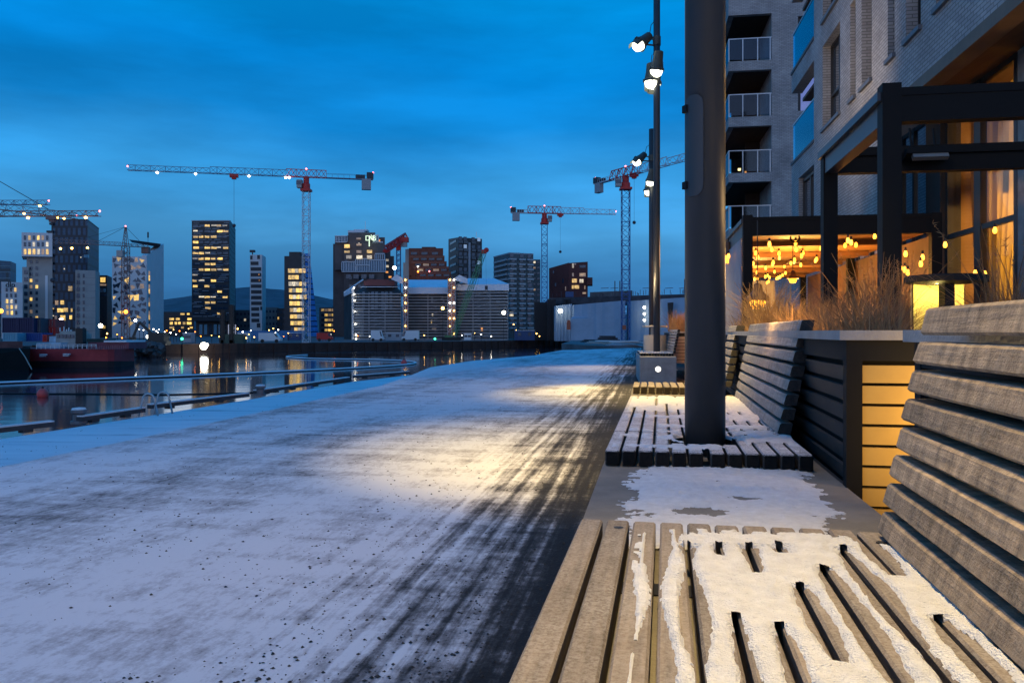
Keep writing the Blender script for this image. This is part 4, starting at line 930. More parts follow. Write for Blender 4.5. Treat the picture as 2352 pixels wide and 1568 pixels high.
for k in range(58):
    b = MB(); u = rr_.uniform(1356, 1690); dz = 232-(u-1262)*.08; v0 = 681-(u-1355)*.03; hgt = rr_.choice([6, 8, 10, 12, 30, 34]) if k % 3 == 0 else rr_.uniform(4, 12); b.bar(at(u, v0, dz), at(u, v0-hgt, dz), .08 if hgt < 20 else .17); b.build('starter_rod', M('rod_rust', (.09, .07, .08), .8, var=.3), root)
b = MB()
for u0 in (1380, 1402, 1424, 1476, 1528, 1560): b.bar(at(u0, 662, 222), at(u0+18, 661, 221), .1)
for k in range(30): u = 1268+k*11; dz = 232-(u-1262)*.08; b.bar(at(u, 683, dz-.3), at(u+rr_.uniform(-2, 2), 668+rr_.uniform(0, 10), dz-.3), .05)
b.build('edge_guard', M('rod_rust', (.09, .07, .08), .8, var=.3), root)
b = MB(); b.obox(at(1308, 676, 226), 2.2, 2.0, 1.5); b.build('site_cabin', M('blue_hut', (.02, .06, .16), .5, var=.1), root)
tentm = M('tent_sheet', (.3, .4, .5), .7, var=.12, scale=.3, bump=.3)
def tent(label, u0, u1, d0, d1, v0a, v0b, ledge=None, back=8):
    r = thing('white_tent', label, 'tent', (XU(u0, d0), d0, LZ), group=None); b = MB()
    P, Q = Vector((XU(u0, d0), d0, 0)), Vector((XU(u1, d1), d1, 0)); bk = Vector((0, back, 0))
    n = 18; o = Vector((Q.y-P.y, -(Q.x-P.x), 0)).normalized()
    ring = [P.lerp(Q, i/n)+o*(.12*math.sin(i*1.7)+.06*math.sin(i*4.1)) for i in range(n+1)]+[Q+bk, P+bk]
    zt = [ZV(v0a+(v0b-v0a)*i/n, d0+(d1-d0)*i/n) for i in range(n+1)]+[ZV(v0b, d1), ZV(v0a, d0)]
    m_ = len(ring); b.add([(p.x, p.y, LZ) for p in ring]+[(p.x, p.y, z) for p, z in zip(ring, zt)], [(i, (i+1) % m_, m_+(i+1) % m_, m_+i) for i in range(m_)]+[tuple(range(m_, 2*m_))])
    b.build('sheet_wall', tentm, r)
    if ledge:
        (ua, ub, va, vb) = ledge; b = MB(); dl = d0-2.2
        b.hexa([at(ua, 800, dl), at(ub, 800, dl), at(ub, 800, d0+1), at(ua, 800, d0+1), at(ua, vb, dl), at(ub, vb-2, dl), at(ub-2, va-3, d0+1), at(ua+4, va, d0+1)]); b.build('lean_to', tentm, r)
    return r
tent('narrow white sheeted tent lit by one round lamp', 1276, 1314, 222, 222, 702, 698)
b = MB(); b.ball(at(1287, 714, 219.5), .6, 10); tag(b.build('site_lamp', lamp_w), 'round bright lamp on the narrow white tent', 'lamp')
tent('wide white sheeted tent with a sloping lean-to roof', 1318, 1436, 216, 210, 700, 690, (1311, 1407, 727, 731))
tent('long white sheeted tent with three small lights right of the blue mast', 1450, 1572, 205, 196, 691, 683)
r = thing('wall_light', 'column of three small white lights on the long tent', 'light', at(1480, 706, 200), group=None)
for v in (706, 721, 735): b = MB(); b.ball(at(1480, v, 200.5), .33, 8); b.build('lamp', lamp_w, r)
b = MB(); b.add([at(1534, 695, 196.5), at(1547, 694, 196), at(1543, 745, 196), at(1539, 780, 196)]+[p+Vector((0, .6, 0)) for p in [at(1534, 695, 196.5), at(1547, 694, 196), at(1543, 745, 196), at(1539, 780, 196)]], [(0, 3, 2, 1), (4, 5, 6, 7), (0, 1, 5, 4), (1, 2, 6, 5), (2, 3, 7, 6), (3, 0, 4, 7)])
tag(b.build('furled_banner', blackmetal), 'tapering black furled banner hanging on the long white tent', 'banner')
b = MB(); b.box(XU(1302, 214), XU(1310, 214), 213, 215, ZV(757, 214), ZV(740, 214)); b.box(XU(1303, 214), XU(1309, 214), 213.2, 214.6, ZV(740, 214), ZV(735, 214)); tag(b.build('site_hoist', M('orange_hoist', (.4, .1, .05), .6, var=.2)), 'orange hoist cage beside the wide tent', 'hoist')
b = MB(); b.box(XU(1429, 196), XU(1437, 196), 195, 196, ZV(757, 196), ZV(747, 196)); tag(b.build('site_hoist', M('orange_hoist', (.4, .1, .05), .6)), 'orange lift cage on the blue crane mast', 'hoist')
# snowy yard nearer on the right
b = MB(); yp = [gp(1290, 789, -1.15), gp(1345, 792.5, -1.15), gp(1400, 794.5, -1.15), gp(1500, 796, -1.15), gp(1720, 797, -1.15)]
b.prism([(p.x, p.y) for p in yp]+[(170, 300), (26, 300)], -3.6, -1.15); tag(b.build('yard', M('snowy_yard', (.13, .14, .15), .85, var=.6, scale=.12, bump=.3)), kind='structure')
clut = random.Random(8)
for i, (u0, u1, v, d, h_, lb, m) in enumerate([(1346, 1412, 786, 150, .5, 'long snow dusted steel sheet lying on the yard', steel), (1360, 1478, 782, 165, .45, 'pale plank stack slanting across the yard before the tents', whitepaint), (1335, 1380, 780, 172, .6, 'heap of dark timber on the yard by the water', timber), (1396, 1475, 790, 128, .35, 'low snowy slab at the near edge of the yard', M('snowy_slab', (.4, .42, .46), .8, var=.3)), (1372, 1424, 766, 190, 1.3, 'dark flatbed stack of forms before the wide tent', M('stack_dark', (.07, .05, .05), .8, var=.3))]):
    b = MB(); p, q = at(u0, v, d), at(u1, v, d-6)
    for k in range(3):
        z0 = -1.1+h_*k/3; b.hexa([p+Vector((k*.4, 0, -p.z+z0)), q+Vector((-k*.5, 0, -q.z+z0)), q+Vector((-k*.5, 3, -q.z+z0)), p+Vector((k*.4, 3, -p.z+z0)), p+Vector((k*.4, 0, -p.z+z0+h_/3-.02)), q+Vector((-k*.5, 0, -q.z+z0+h_/3-.02)), q+Vector((-k*.5, 3, -q.z+z0+h_/3-.02)), p+Vector((k*.4, 3, -p.z+z0+h_/3-.02))])
    tag(b.build('material_stack', m), lb, 'building material')

# ---------------------------------------------------------------- vehicles and huts on the far shore
def van(label, u, d, wd, colm, truck=False, flip=1):
    x = XU(u, d); r = thing('delivery_van' if not truck else 'truck', label, 'van' if not truck else 'truck', (x, d, LZ)); L_ = wd; h = 2.3 if not truck else 2.9
    b = MB(); pr = [(-L_/2, .45), (L_/2*.95, .45), (L_/2, 1.0), (L_/2*.8, 1.25), (L_/2*.55, h), (-L_/2, h)]
    pts = [Vector((x+flip*a, d, LZ+z)) for a, z in pr]; n = len(pts); back = Vector((0, 2, 0))
    b.add(pts+[p+back for p in pts], [tuple(range(n)), tuple(range(2*n-1, n-1, -1))]+[(i, i+n, (i+1) % n+n, (i+1) % n) for i in range(n)]); b.build('body', colm, r)
    b = MB(); b.add([Vector((x+flip*L_*.3, d-.03, LZ+1.35)), Vector((x+flip*L_*.4, d-.03, LZ+1.35)), Vector((x+flip*L_*.29, d-.03, LZ+h-.2)), Vector((x+flip*L_*.2, d-.03, LZ+h-.2))], [(0, 1, 2, 3)]); b.build('side_window', darkglass, r)
    for a in (-.32, .32):
        b = MB(); b.lathe([(.001, -.1), (.42, -.1), (.42, .15), (.001, .15)], (x+L_*a, d, LZ+.42), 10, Matrix.Rotation(R(90), 4, 'X')); b.build('wheel', blackmetal, r)
    return r
van('white delivery van parked on the far quay right of the slim tower', 619, 187, 5.2, whitepaint)
van('white box truck on the far quay before the scaffolded block', 941, 222, 5.0, whitepaint, True, -1)
van('white lorry parked on the far quay left of the silver trailer', 866, 216, 3.4, whitepaint, True)
van('red van with bright lamps near the blue sloping flank', 745, 215, 4.2, redpaint)
def hut(label, u0, u1, d, v1, h_, m, name='site_hut', cat='site hut'):
    x0, x1 = XU(u0, d), XU(u1, d); r = thing(name, label, cat, (x0, d, LZ)); b = MB(); b.box(x0, x1, d, d+2.6, LZ+.15, LZ+h_); b.build('body', m, r)
    b = MB(); n = max(2, int((x1-x0)/2)); 
    for k in range(n): xx = x0+(x1-x0)*(k+.5)/n; b = MB(); b.box(xx-.45, xx+.45, d-.05, d, LZ+h_*.5, LZ+h_*.82); b.build('window', darkglass, r)
    b = MB(); b.box(x0-.08, x1+.08, d-.08, d+2.7, LZ+h_, LZ+h_+.12); b.build('roof', snowm, r)
bluehut = M('blue_hut', (.03, .12, .35), .5)
hut('silver site trailer under the scaffolded block', 886, 922, 222, 780, 2.3, greypaint)
hut('blue site hut by the right end of the quay wall', 1182, 1228, 226, 770, 2.9, bluehut)
hut('long low blue hoarding hut behind the white van', 660, 690, 230, 778, 2.2, bluehut)
hut('pale grey site hut left of the big floodlight', 420, 438, 185, 786, 2.2, greypaint)
hut('white site hut with snowy roof right of the big floodlight', 546, 568, 190, 786, 2.2, whitepaint)
hut('small white site hut below the green lattice boom', 1066, 1082, 232, 780, 2.0, whitepaint)
b = MB(); p, q = at(545, 776, 300), at(700, 776, 300); b.box(p.x, q.x, 300, 300.4, LZ, LZ+3.0)
for k in range(30): xx = p.x+(q.x-p.x)*k/30; b.box(xx-.1, xx+.1, 299.85, 300, LZ, LZ+3.1)
tag(b.build('hoarding', M('blue_hoarding', (.06, .2, .4), .6, var=.1)), 'long blue hoarding fence at the foot of the slim white tower', 'fence')
# dark piling rigs
for (u, v, lb) in [(512, 712, 'dark piling rig with upright leader before the black tower'), (533, 700, 'second darker piling rig right of the first one')]:
    d = 176; x = XU(u, d); r = thing('piling_rig', lb, 'machine', (x, d, LZ)); b = MB(); truss(b, (x, d, LZ), (x, d, ZV(v, d)), .9, .9, 10, .1); b.box(x-.3, x+.3, d-.5, d-.1, LZ, ZV(v, d)); b.build('leader', blackmetal, r)
    b = MB(); b.obox((x+1.2, d+.6, LZ+1.3), 2.6, 2, 1.5); b.obox((x+1.1, d+.6, LZ+.4), 3.2, 2.2, .7); b.build('carrier', M('rig_green', (.04, .07, .05), .6, var=.2), r)
# excavator silhouette at the water by the ships
d = 150; x = XU(352, d); r = thing('excavator', 'dark excavator with raised arm working on the rubble right of the red ship', 'machine', (x, d, LZ)); b = MB(); b.obox((x+1, d, LZ+1.6), 3, 2.4, 1.6); b.obox((x+1, d, LZ+.45), 3.6, 2.4, .8); b.build('body', M('excavator_dark', (.06, .05, .04), .6, var=.3), r)
b = MB(); b.bar((x, d, LZ+2), (x-2.6, d, LZ+4.4), .3); b.bar((x-2.6, d, LZ+4.4), (x-3.8, d, LZ+1.6), .24); b.obox((x-3.9, d, LZ+1.2), .9, .9, .8); b.build('arm', M('excavator_dark', (.06, .05, .04), .6), r)
b = MB(); rk = random.Random(6)
for k in range(160):
    u = rk.uniform(296, 372); d = rk.uniform(138, 150); s_ = rk.uniform(.3, .9); z = WZ+.3+rk.random()*1.9*min(1, (u-290)/25); b.obox((XU(u, d), d, z), s_, s_, s_*.8, rk.random()*3, rk.random(), rk.random())
tag(b.build('rubble', M('rubble_stone', (.1, .09, .09), .9, var=.4, scale=.6)), kind='stuff')

# ---------------------------------------------------------------- ships and containers
bargem = M('black_hull', (.01, .008, .007), .9, var=.3, scale=.4, spec=.1)
r = thing('cargo_barge', 'black barge at the left edge loaded with containers', 'barge', gp(20, 846, WZ))
b = MB(); b.hexa([gp(-260, 854, WZ), gp(66, 850, WZ), gp(64, 832, WZ), gp(-200, 832, WZ), at(-275, 801, 92), at(70, 800, 94), at(68, 795, 118), at(-220, 795, 118)]); b.build('hull', bargem, r)
b = MB(); b.hexa([at(-230, 800, 98), at(52, 800, 98), at(52, 800, 116), at(-200, 800, 116), at(-230, 784, 98), at(52, 784, 98), at(52, 784, 116), at(-200, 784, 116)]); b.build('cargo_deck', M('rusty_deck', (.1, .05, .05), .8, var=.5, scale=.8), r)
b = MB(); b.tube([at(44, 800, 92), at(58, 820, 90), at(73, 848, 89)], .06, 5); b.build('mooring_line', M('rope_pale', (.3, .28, .24), .9, var=0), r)
def container(label, u0, u1, v0, v1, d, m, dep=2.5, door=False):
    x0, x1, z0, z1 = XU(u0, d), XU(u1, d), ZV(v1, d), ZV(v0, d); r = thing('shipping_container', label, 'container', (x0, d, z0)); b = MB()
    n = max(4, int((x1-x0)/.3)); 
    b.box(x0, x1, d+.06, d+dep, z0, z1)
    for k in range(n): xx = x0+(x1-x0)*k/n; b.box(xx+.02, xx+(x1-x0)/n*.55, d, d+.06, z0+.15, z1-.15)
    b.build('body', m, r); b = MB()
    for xx in (x0, x1-.14): b.box(xx, xx+.14, d-.02, d+.05, z0, z1)
    b.box(x0+.14, x1-.14, d-.02, d+.05, z1-.14, z1); b.box(x0+.14, x1-.14, d-.02, d+.05, z0, z0+.14); b.build('corner_frame', m, r)
    if door:
        for f in (.2, .4, .6, .8): bb = MB(); xx = x0+(x1-x0)*f; bb.bar((xx, d-.06, z0+.15), (xx, d-.06, z1-.15), .035); bb.build('door_rod', steel, r)
    return r
navy = M('navy_container', (.008, .012, .06), .5, var=.2); 
container('navy container on the left of the upper row', 5, 41, 729.5, 764, 116, navy); container('navy container right of the first in the upper row', 41.5, 78, 729.5, 764, 116, navy)
container('grey end container squeezed beside the navy ones', 78.5, 94, 731, 764, 117, M('grey_container', (.06, .07, .09), .6, var=.2), door=True)
container('upper faded red container of the stack', 95, 127, 733, 750.5, 119, M('faded_red_container', (.32, .05, .05), .6, var=.2), door=True); container('lower red container of the stack', 96, 128, 751, 768, 119, redpaint, door=True)
container('light blue container below the navy row', 7, 40, 764.5, 783.5, 112, M('light_blue_container', (.13, .35, .45), .5, var=.1)); container('blue container beside the light blue one', 41, 98, 764.5, 783.5, 114, M('blue_container', (.01, .06, .24), .5, var=.2))
container('small red box container by the ship wheelhouse', 98, 108, 768.5, 785, 113, redpaint)
hullred = M('red_hull', (.36, .035, .04), .6, var=.3, scale=.5)
r = thing('red_ship', 'low rusty red ship moored before the containers with a grey wheelhouse', 'ship', gp(190, 843, WZ))
b = MB(); ds = 100
def hull(v_lo, v_hi, m, name, inset=0):
    b = MB(); st = []
    for i in range(17):
        f = i/16; u = 66+242*f; dd = ds-2*math.sin(f*math.pi)+12*max(0, f-.78)**1.5*4
        sheer = -3.0*max(0, f-.7)**1.2-1.0*max(0, .12-f)*5
        st.append((at(u, v_lo+(v_hi-v_lo)*0, dd), at(u, v_hi+sheer if v_hi < 805 else v_hi, dd)))
    vs = [p for s in st for p in s]; o = len(vs); vs += [p+Vector((p.x, p.y, 0)).normalized()*9 for p in vs]
    fs = []
    for i in range(16): a = 2*i; fs += [(a, a+2, a+3, a+1), (o+a, o+a+1, o+a+3, o+a+2), (a+1, a+3, o+a+3, o+a+1)]
    fs += [(0, 1, o+1, o), (32, o+32, o+33, 33)]
    b.add(vs, fs); return b.build(name, m, r)
hull(829, 801, hullred, 'topsides'); hull(849, 829, M('dark_red_hull', (.03, .014, .014), .75, var=.4, scale=.5), 'lower_hull')
mk = MB()
for (u, v) in [(87, 813), (141, 812)]:
    for k in range(5): mk.box(XU(u+3*k, 97), XU(u+2.2+3*k, 97), 97.3, 97.7, ZV(v+3, 97), ZV(v, 97))
    for k in range(4): mk.box(XU(u+3*k, 97), XU(u+2.4+3*k, 97), 97.3, 97.7, ZV(v+6, 97), ZV(v+4, 97))
mk.build('hull_marking', whitepaint, r)
b = MB(); b.box(XU(128, 103), XU(173, 103), 103, 107, ZV(801, 103), ZV(766, 103)); b.box(XU(132, 103), XU(170, 103), 103.5, 106.5, ZV(766, 103), ZV(760.5, 103)); b.build('wheelhouse', M('weathered_white', (.34, .33, .3), .7, var=.3, scale=1), r)
for k in range(5): b = MB(); u = 131+8.3*k; b.box(XU(u, 103), XU(u+6.2, 103), 102.9, 103, ZV(776, 103), ZV(768, 103)); b.build('window', darkglass, r)
b = MB()
for u, v in [(138, 752), (147, 750), (153, 756), (158, 752), (163, 757)]: b.bar(at(u, 761, 104), at(u, v, 104), .07)
for k in range(14): u = 84+10.5*k; b.bar(at(u, 801, 99), at(u, 790, 99), .05)
b.bar(at(84, 791, 99), at(222, 791, 99), .05); b.bar(at(84, 795, 99), at(222, 795, 99), .04); b.build('railing', whitepaint, r)
b = MB(); b.box(XU(84, 101.5), XU(140, 101.5), 101.5, 104, ZV(801, 101.5), ZV(787, 101.5)); b.box(XU(106, 103.5), XU(128, 103.5), 104.2, 106, ZV(800, 104), ZV(772, 104)); b.build('deck_tank', M('pale_blue_cover', (.35, .5, .6), .6, var=.5, scale=.8), r)
b = MB(); b.box(XU(202, 102), XU(296, 102), 102, 107, ZV(801, 102), ZV(786, 102)); b.build('hold_coaming', M('faded_hold', (.2, .06, .08), .7, var=.4, scale=.8), r)
b = MB(); b.box(XU(240, 102), XU(291, 102), 101.8, 107.2, ZV(785.9, 102), ZV(782, 102)); b.build('snow_cover', snowm, r)
b = MB(); b.box(XU(199, 103), XU(240, 103), 103, 106, ZV(786, 102), ZV(778, 102)); b.build('hatch', M('dark_green_hatch', (.02, .05, .045), .6, var=.2), r)
b = MB(); b.obox(at(186, 783, 101), .9, .9, 3.2); b.bar(at(184, 770, 101), at(192, 785, 101), .25); b.bar(at(192, 785, 101), at(187, 800, 101), .2); b.bar(at(186, 770, 101), at(180, 762, 101), .16); b.build('deck_crane', blackmetal, r)
b = MB()
for k in range(18): u = 204+5*k; b.bar(at(u, 803-.08*k, 98), at(u, 795-.1*k, 98), .06)
b.build('stanchion', M('rail_red', (.3, .12, .13), .7, var=.2), r)

# ---------------------------------------------------------------- lamps of the far shore
def site_lamp(u, v, d, rad, m, label, group='small lamps along the far quay', post=True, base=LZ):
    r_ = MB(); p = at(u, v, d); r_.ball(p, rad, 8); r_.k = 1
    if post: r_.bar((p.x, p.y+.1, base), (p.x, p.y+.1, p.z-rad*.6), .07); 
    return tag(r_.build('site_lamp', [m, blackmetal]), label, 'lamp', group)
g_ = None
site_lamp(468, 794.5, 160, .75, E('floodlight_glare', lin(255, 250, 225), 22), 'huge glaring white floodlight at the water below the black tower', None)
site_lamp(476, 792, 161, .3, lamp_w, 'small white lamp just right of the huge floodlight', None)
site_lamp(231, 748, 180, .5, lamp_w, 'brilliant white lamp on the quay behind the red ship', None)
site_lamp(140.5, 736, 140, .42, E('pinkish_lamp', lin(255, 225, 215), 14), 'pinkish lamp on a post above the red ship wheelhouse', None)
site_lamp(311, 736, 240, .42, lamp_w, 'white lamp left of the white tower corner', None)
site_lamp(1157, 718, 246, .6, lamp_w, 'large round white lamp on the right scaffolded block', None)
site_lamp(1017, 708, 256, .5, lamp_y, 'large amber lamp before the flat tarpaulin roof block', None)
site_lamp(340, 773, 170, .4, lamp_w, 'white lamp on a post by the rubble heap', None)
site_lamp(2, 714, 200, .55, lamp_o, 'orange lamp at the very left edge of the skyline', None)
site_lamp(418, 778, 175, .3, lamp_g, 'green signal lamp left of the black tower base', None); site_lamp(999, 778, 225, .3, lamp_g, 'green signal lamp at the foot of the flat roofed scaffold', None)
site_lamp(555, 767, 200, .3, lamp_w, 'white lamp between the black tower and the slim tower', None)
lr = random.Random(31)
spots = [(270, 768), (281, 776), (243, 775), (247, 766), (320, 756), (329, 758), (347, 764), (352, 756), (358, 760), (366, 757), (362, 764), (369, 768), (378, 762), (383, 759), (391, 764), (398, 757), (404, 768), (413, 760), (426, 764), (433, 755), (443, 770), (448, 762), (462, 772), (485, 770), (503, 773), (546, 755), (552, 778), (558, 762), (566, 776), (572, 768), (577, 759), (583, 774), (618, 758), (628, 754), (633, 764), (640, 757), (651, 772), (663, 765), (741, 768), (748, 778), (757, 780), (760, 768), (768, 760), (822, 771), (848, 772), (872, 778), (917, 772), (921, 779), (960, 778), (975, 770), (1034, 776), (1060, 770), (1090, 765), (1128, 772), (1180, 745), (1185, 758), (1206, 776), (1232, 766), (1240, 772), (1106, 768)]
for (u, v) in spots:
    site_lamp(u+lr.uniform(-1, 1), v, lr.uniform(176, 215) if u < 600 else lr.uniform(222, 240), lr.uniform(.09, .19), lr.choice([lamp_w, lamp_w, lamp_w, lamp_y, lamp_y, lamp_o]), 'small bright lamp on a thin post among the clutter of the far quay')
# ================================================================ BENCH ROW
ZS = .65; TH = .058; PLZ = ZS-TH-.004
def wood_mat(name, col, frost, frost_col=(.5, .49, .48), along='Y', streak=.35, top=False, axis='X'):
    m = bpy.data.materials.new(name); t, N, L = nt(m); p = N['Principled BSDF']
    tc = N.new('ShaderNodeTexCoord'); st = (9, .7, 9)
    def noi(scale, stretch, detail, rough=.6):
        mp = N.new('ShaderNodeMapping'); mp.inputs['Scale'].default_value = stretch; L.new(tc.outputs['Object'], mp.inputs['Vector'])
        n = N.new('ShaderNodeTexNoise'); n.inputs['Scale'].default_value = scale; n.inputs['Detail'].default_value = detail; n.inputs['Roughness'].default_value = rough; L.new(mp.outputs[0], n.inputs['Vector']); return n.outputs['Fac']
    grain = noi(9, (9, .5, 9), 6); fr = noi(7, (1, 1, 1), 8, .7); sp = noi(170, (1, 1, 1), 3, .7); drip = noi(10, (2.2, 3.2, .5), 6, .7)
    def rng(x, a, b, c, d):
        n = N.new('ShaderNodeMapRange'); L.new(x, n.inputs[0])
        for i, q in enumerate((a, b, c, d)): n.inputs[i+1].default_value = q
        return n.outputs[0]
    def mul(a, b, op='MULTIPLY'):
        n = N.new('ShaderNodeMath'); n.operation = op
        for i, x in enumerate((a, b)):
            if isinstance(x, (int, float)): n.inputs[i].default_value = x
            else: L.new(x, n.inputs[i])
        return n.outputs[0]
    s = N.new('ShaderNodeVectorMath'); s.operation = 'SCALE'; s.inputs[0].default_value = col; sx = N.new('ShaderNodeSeparateXYZ'); L.new(tc.outputs['Object'], sx.inputs[0])
    fl_ = N.new('ShaderNodeMath'); fl_.operation = 'FLOOR'; L.new(mul(mul(sx.outputs[axis], (.0 if axis == 'X' else -.656), 'ADD'), 16.0), fl_.inputs[0])
    wn = N.new('ShaderNodeTexWhiteNoise'); wn.noise_dimensions = '1D'; L.new(fl_.outputs[0], wn.inputs['W'])     # every board has its own tone
    tone = rng(wn.outputs['Value'], 0, 1, .72, 1.25)
    L.new(mul(tone, mul(rng(grain, .3, .7, .55, 1.35), rng(drip, .36, .6, 1-streak, 1.05))), s.inputs['Scale'])
    f = mul(rng(fr, .3, .7, frost*.35, frost*1.0), rng(sp, .35, .6, .2, 1.1))
    if top:
        gm = N.new('ShaderNodeNewGeometry'); sz = N.new('ShaderNodeSeparateXYZ'); L.new(gm.outputs['True Normal'], sz.inputs[0]); f = mul(f, rng(sz.outputs['Z'], .2, .8, 0, 1.0))
    mx = N.new('ShaderNodeMix'); mx.data_type = 'RGBA'; L.new(f, mx.inputs['Factor']); L.new(s.outputs[0], mx.inputs['A']); mx.inputs['B'].default_value = (*frost_col, 1)
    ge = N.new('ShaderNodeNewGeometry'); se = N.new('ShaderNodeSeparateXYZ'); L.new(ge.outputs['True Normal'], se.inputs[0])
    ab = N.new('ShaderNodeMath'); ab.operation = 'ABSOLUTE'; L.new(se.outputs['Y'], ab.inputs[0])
    es = N.new('ShaderNodeVectorMath'); es.operation = 'SCALE'; L.new(mx.outputs['Result'], es.inputs[0]); L.new(rng(ab.outputs[0], .6, .85, 1.0, .13), es.inputs['Scale'])   # plank ends darkened: the shade on them is put into the colour
    L.new(es.outputs[0], p.inputs['Base Color']); p.inputs['Specular IOR Level'].default_value = .2; p.inputs['Roughness'].default_value = .75
    b = N.new('ShaderNodeBump'); b.inputs['Strength'].default_value = .7; b.inputs['Distance'].default_value = .004
    L.new(mul(mul(grain, 1.0), mul(sp, .7), 'ADD'), b.inputs['Height']); L.new(b.outputs[0], p.inputs['Normal'])
    return m
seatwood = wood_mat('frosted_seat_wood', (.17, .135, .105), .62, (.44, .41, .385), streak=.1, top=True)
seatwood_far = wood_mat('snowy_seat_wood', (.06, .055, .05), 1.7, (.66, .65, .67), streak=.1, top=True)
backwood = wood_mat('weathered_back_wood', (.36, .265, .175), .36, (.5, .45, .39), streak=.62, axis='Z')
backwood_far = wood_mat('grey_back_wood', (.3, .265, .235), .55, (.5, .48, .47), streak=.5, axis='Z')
Wd = .75; PW = .052; PIT = Wd/12
def snow_field(name, parent, x0, x1, y0, y1, res, zb, fn, m=None, gap=None):
    """height field of snow; where it thins out it dips just under the surface so that its edge is clean; open over a gap only where it is thick"""
    nx, ny = int((x1-x0)/res), int((y1-y0)/res); g = {}; vs = []; fs = []
    T = [[fn(x0+(x1-x0)*i/nx, y0+(y1-y0)*j/ny) for i in range(nx+1)] for j in range(ny+1)]
    def vid(i, j):
        if (i, j) not in g: g[(i, j)] = len(vs); vs.append((x0+(x1-x0)*i/nx, y0+(y1-y0)*j/ny, zb+max(-.004, T[j][i])))
        return g[(i, j)]
    for j in range(ny):
        for i in range(nx):
            q = (T[j][i], T[j][i+1], T[j+1][i], T[j+1][i+1])
            if max(q) <= 0: continue
            if gap and gap(x0+(x1-x0)*(i+.5)/nx) < .0075 and min(q) <= 0: continue
            fs.append((vid(i, j), vid(i+1, j), vid(i+1, j+1), vid(i, j+1)))
    if not fs: return None
    b = MB(); b.add(vs, fs); return b.build(name, m or snowm, parent, world=False, smooth=True)
def gapdist(x):
    k = round(x/PIT); k = min(max(k, 1), 11); return abs(x-k*PIT+.005), k
def make_bench(label, org, slope, parts, wood, back=None, backm=None, bshift=0, extra_gap=None, width=Wd, cut=None, bolts=()):
    """local frame: x across the seat, y along it away from the camera; parts = list of (y0,y1) plank modules"""
    rz = -math.atan(slope); root = thing('slatted_bench', label, 'bench', (org.x, org.y, 0), rz, 'slatted benches along the promenade')
    pit = width/12; b = MB(); r_ = random.Random(int(org.y*97))
    for (y0, y1) in parts:
        for i in range(12):
            x0 = pit*i+(.016 if (extra_gap and i > 5) else 0)-(.008 if extra_gap else 0); x1 = x0+PW*width/Wd
            segs_ = [(y0+r_.uniform(-.003, .003), y1)]
            if cut and x1 > cut[0]-cut[2] and x0 < cut[0]+cut[2] and y0 < cut[1] < y1: segs_ = [(y0, cut[1]-cut[2]-.02), (cut[1]+cut[2]+.02, y1)]
            for a, c in segs_: b.cham(x0, x1, a, c, ZS-TH+r_.uniform(-.0012, .0012), ZS+r_.uniform(-.0015, .0015), .0045)
    b.build('seat', wood, root, world=False)
    ya, yb = parts[0][0], parts[-1][1]
    b = MB(); n = max(2, int((yb-ya)/.62))
    for k in range(n): y = ya+(yb-ya)*(k+.5)/n; b.box(.015, width-.02, y-.035, y+.035, ZS-TH-.0035, ZS-TH-.001)
    b.build('seat_frame', blackmetal, root, world=False)
    for (bx_, by_) in bolts: b = MB(); b.lathe([(.001, .0012), (.011, .0012), (.011, -.002)], (bx_, by_, ZS), 12); b.build('bolt', blackmetal, root, world=False)
    if back:
        y0, y1 = back; b = MB(); lean = .1/.5; r2 = random.Random(int(org.y*31)); zz = ZS+.006
        for i in range(8):
            z0 = zz+.0625*i; xo = width-.025-bshift+lean*(z0-ZS); th = .058
            # each plank is a slightly twisted board, chamfered
            h_ = .0475 if i < 7 else .058; dx = lean*h_; c = .006
            pr = [(xo+c, z0), (xo+th, z0), (xo+th+dx, z0+h_), (xo+dx+c, z0+h_), (xo+dx, z0+h_-c), (xo, z0+c)]
            ye = y1+r2.uniform(-.004, .004); n_ = len(pr); seg = 14; vs = []
            for s_ in range(seg+1):
                y = y0+(ye-y0)*s_/seg
                for q, (a, e) in enumerate(pr):
                    wv = .0016*fbm(y*9, i*3.1, q*.7); shr = .0 if 0 < s_ < seg else .004
                    vs.append((a+wv+(shr if q in (3, 4, 5, 0) else 0), y, e+.0012*fbm(y*7, i*2.3, q)))
            fs = [tuple(range(n_)), tuple(range((seg+1)*n_-1, seg*n_-1, -1))]
            for s_ in range(seg):
                for q in range(n_): fs.append((s_*n_+q, (s_+1)*n_+q, (s_+1)*n_+(q+1) % n_, s_*n_+(q+1) % n_))
            b.add(vs, fs)
        b.build('backrest', backm, root, world=False)
        k_ = max(2, round((y1-y0)/.75))
        for k in range(k_):
            y = y0+(y1-y0)*(k+.5)/k_
            vs = []
            for (yy) in (y-.035, y+.035):
                vs += [(width+.036-bshift, yy, ZS+.004), (width+.055-bshift, yy, ZS+.004), (width+.055-bshift+lean*.52, yy, ZS+.5), (width+.036-bshift+lean*.52, yy, ZS+.5)]
            b = MB(); b.add(vs, [(0, 1, 2, 3), (4, 7, 6, 5), (0, 4, 5, 1), (1, 5, 6, 2), (2, 6, 7, 3), (3, 7, 4, 0)]); b.build('back_post', blackmetal, root, world=False)
    return root
b1o = gp(1335, 1190, ZS); sl1 = .192
b2o = gp(1395, 1033, ZS); sl2 = .186
b3o = gp(1453.6, 887.7, ZS); sl3 = .17
PB4 = gp(1470, 818, PLZ)
bench1 = make_bench('nearest slatted bench with frosty planks and patches of melting snow', b1o, sl1, [(-1.9, 0)], seatwood, (-1.9, -.035), backwood, bshift=.07, bolts=((PIT*1.5, -.075), (PIT*10.45, -.1)))
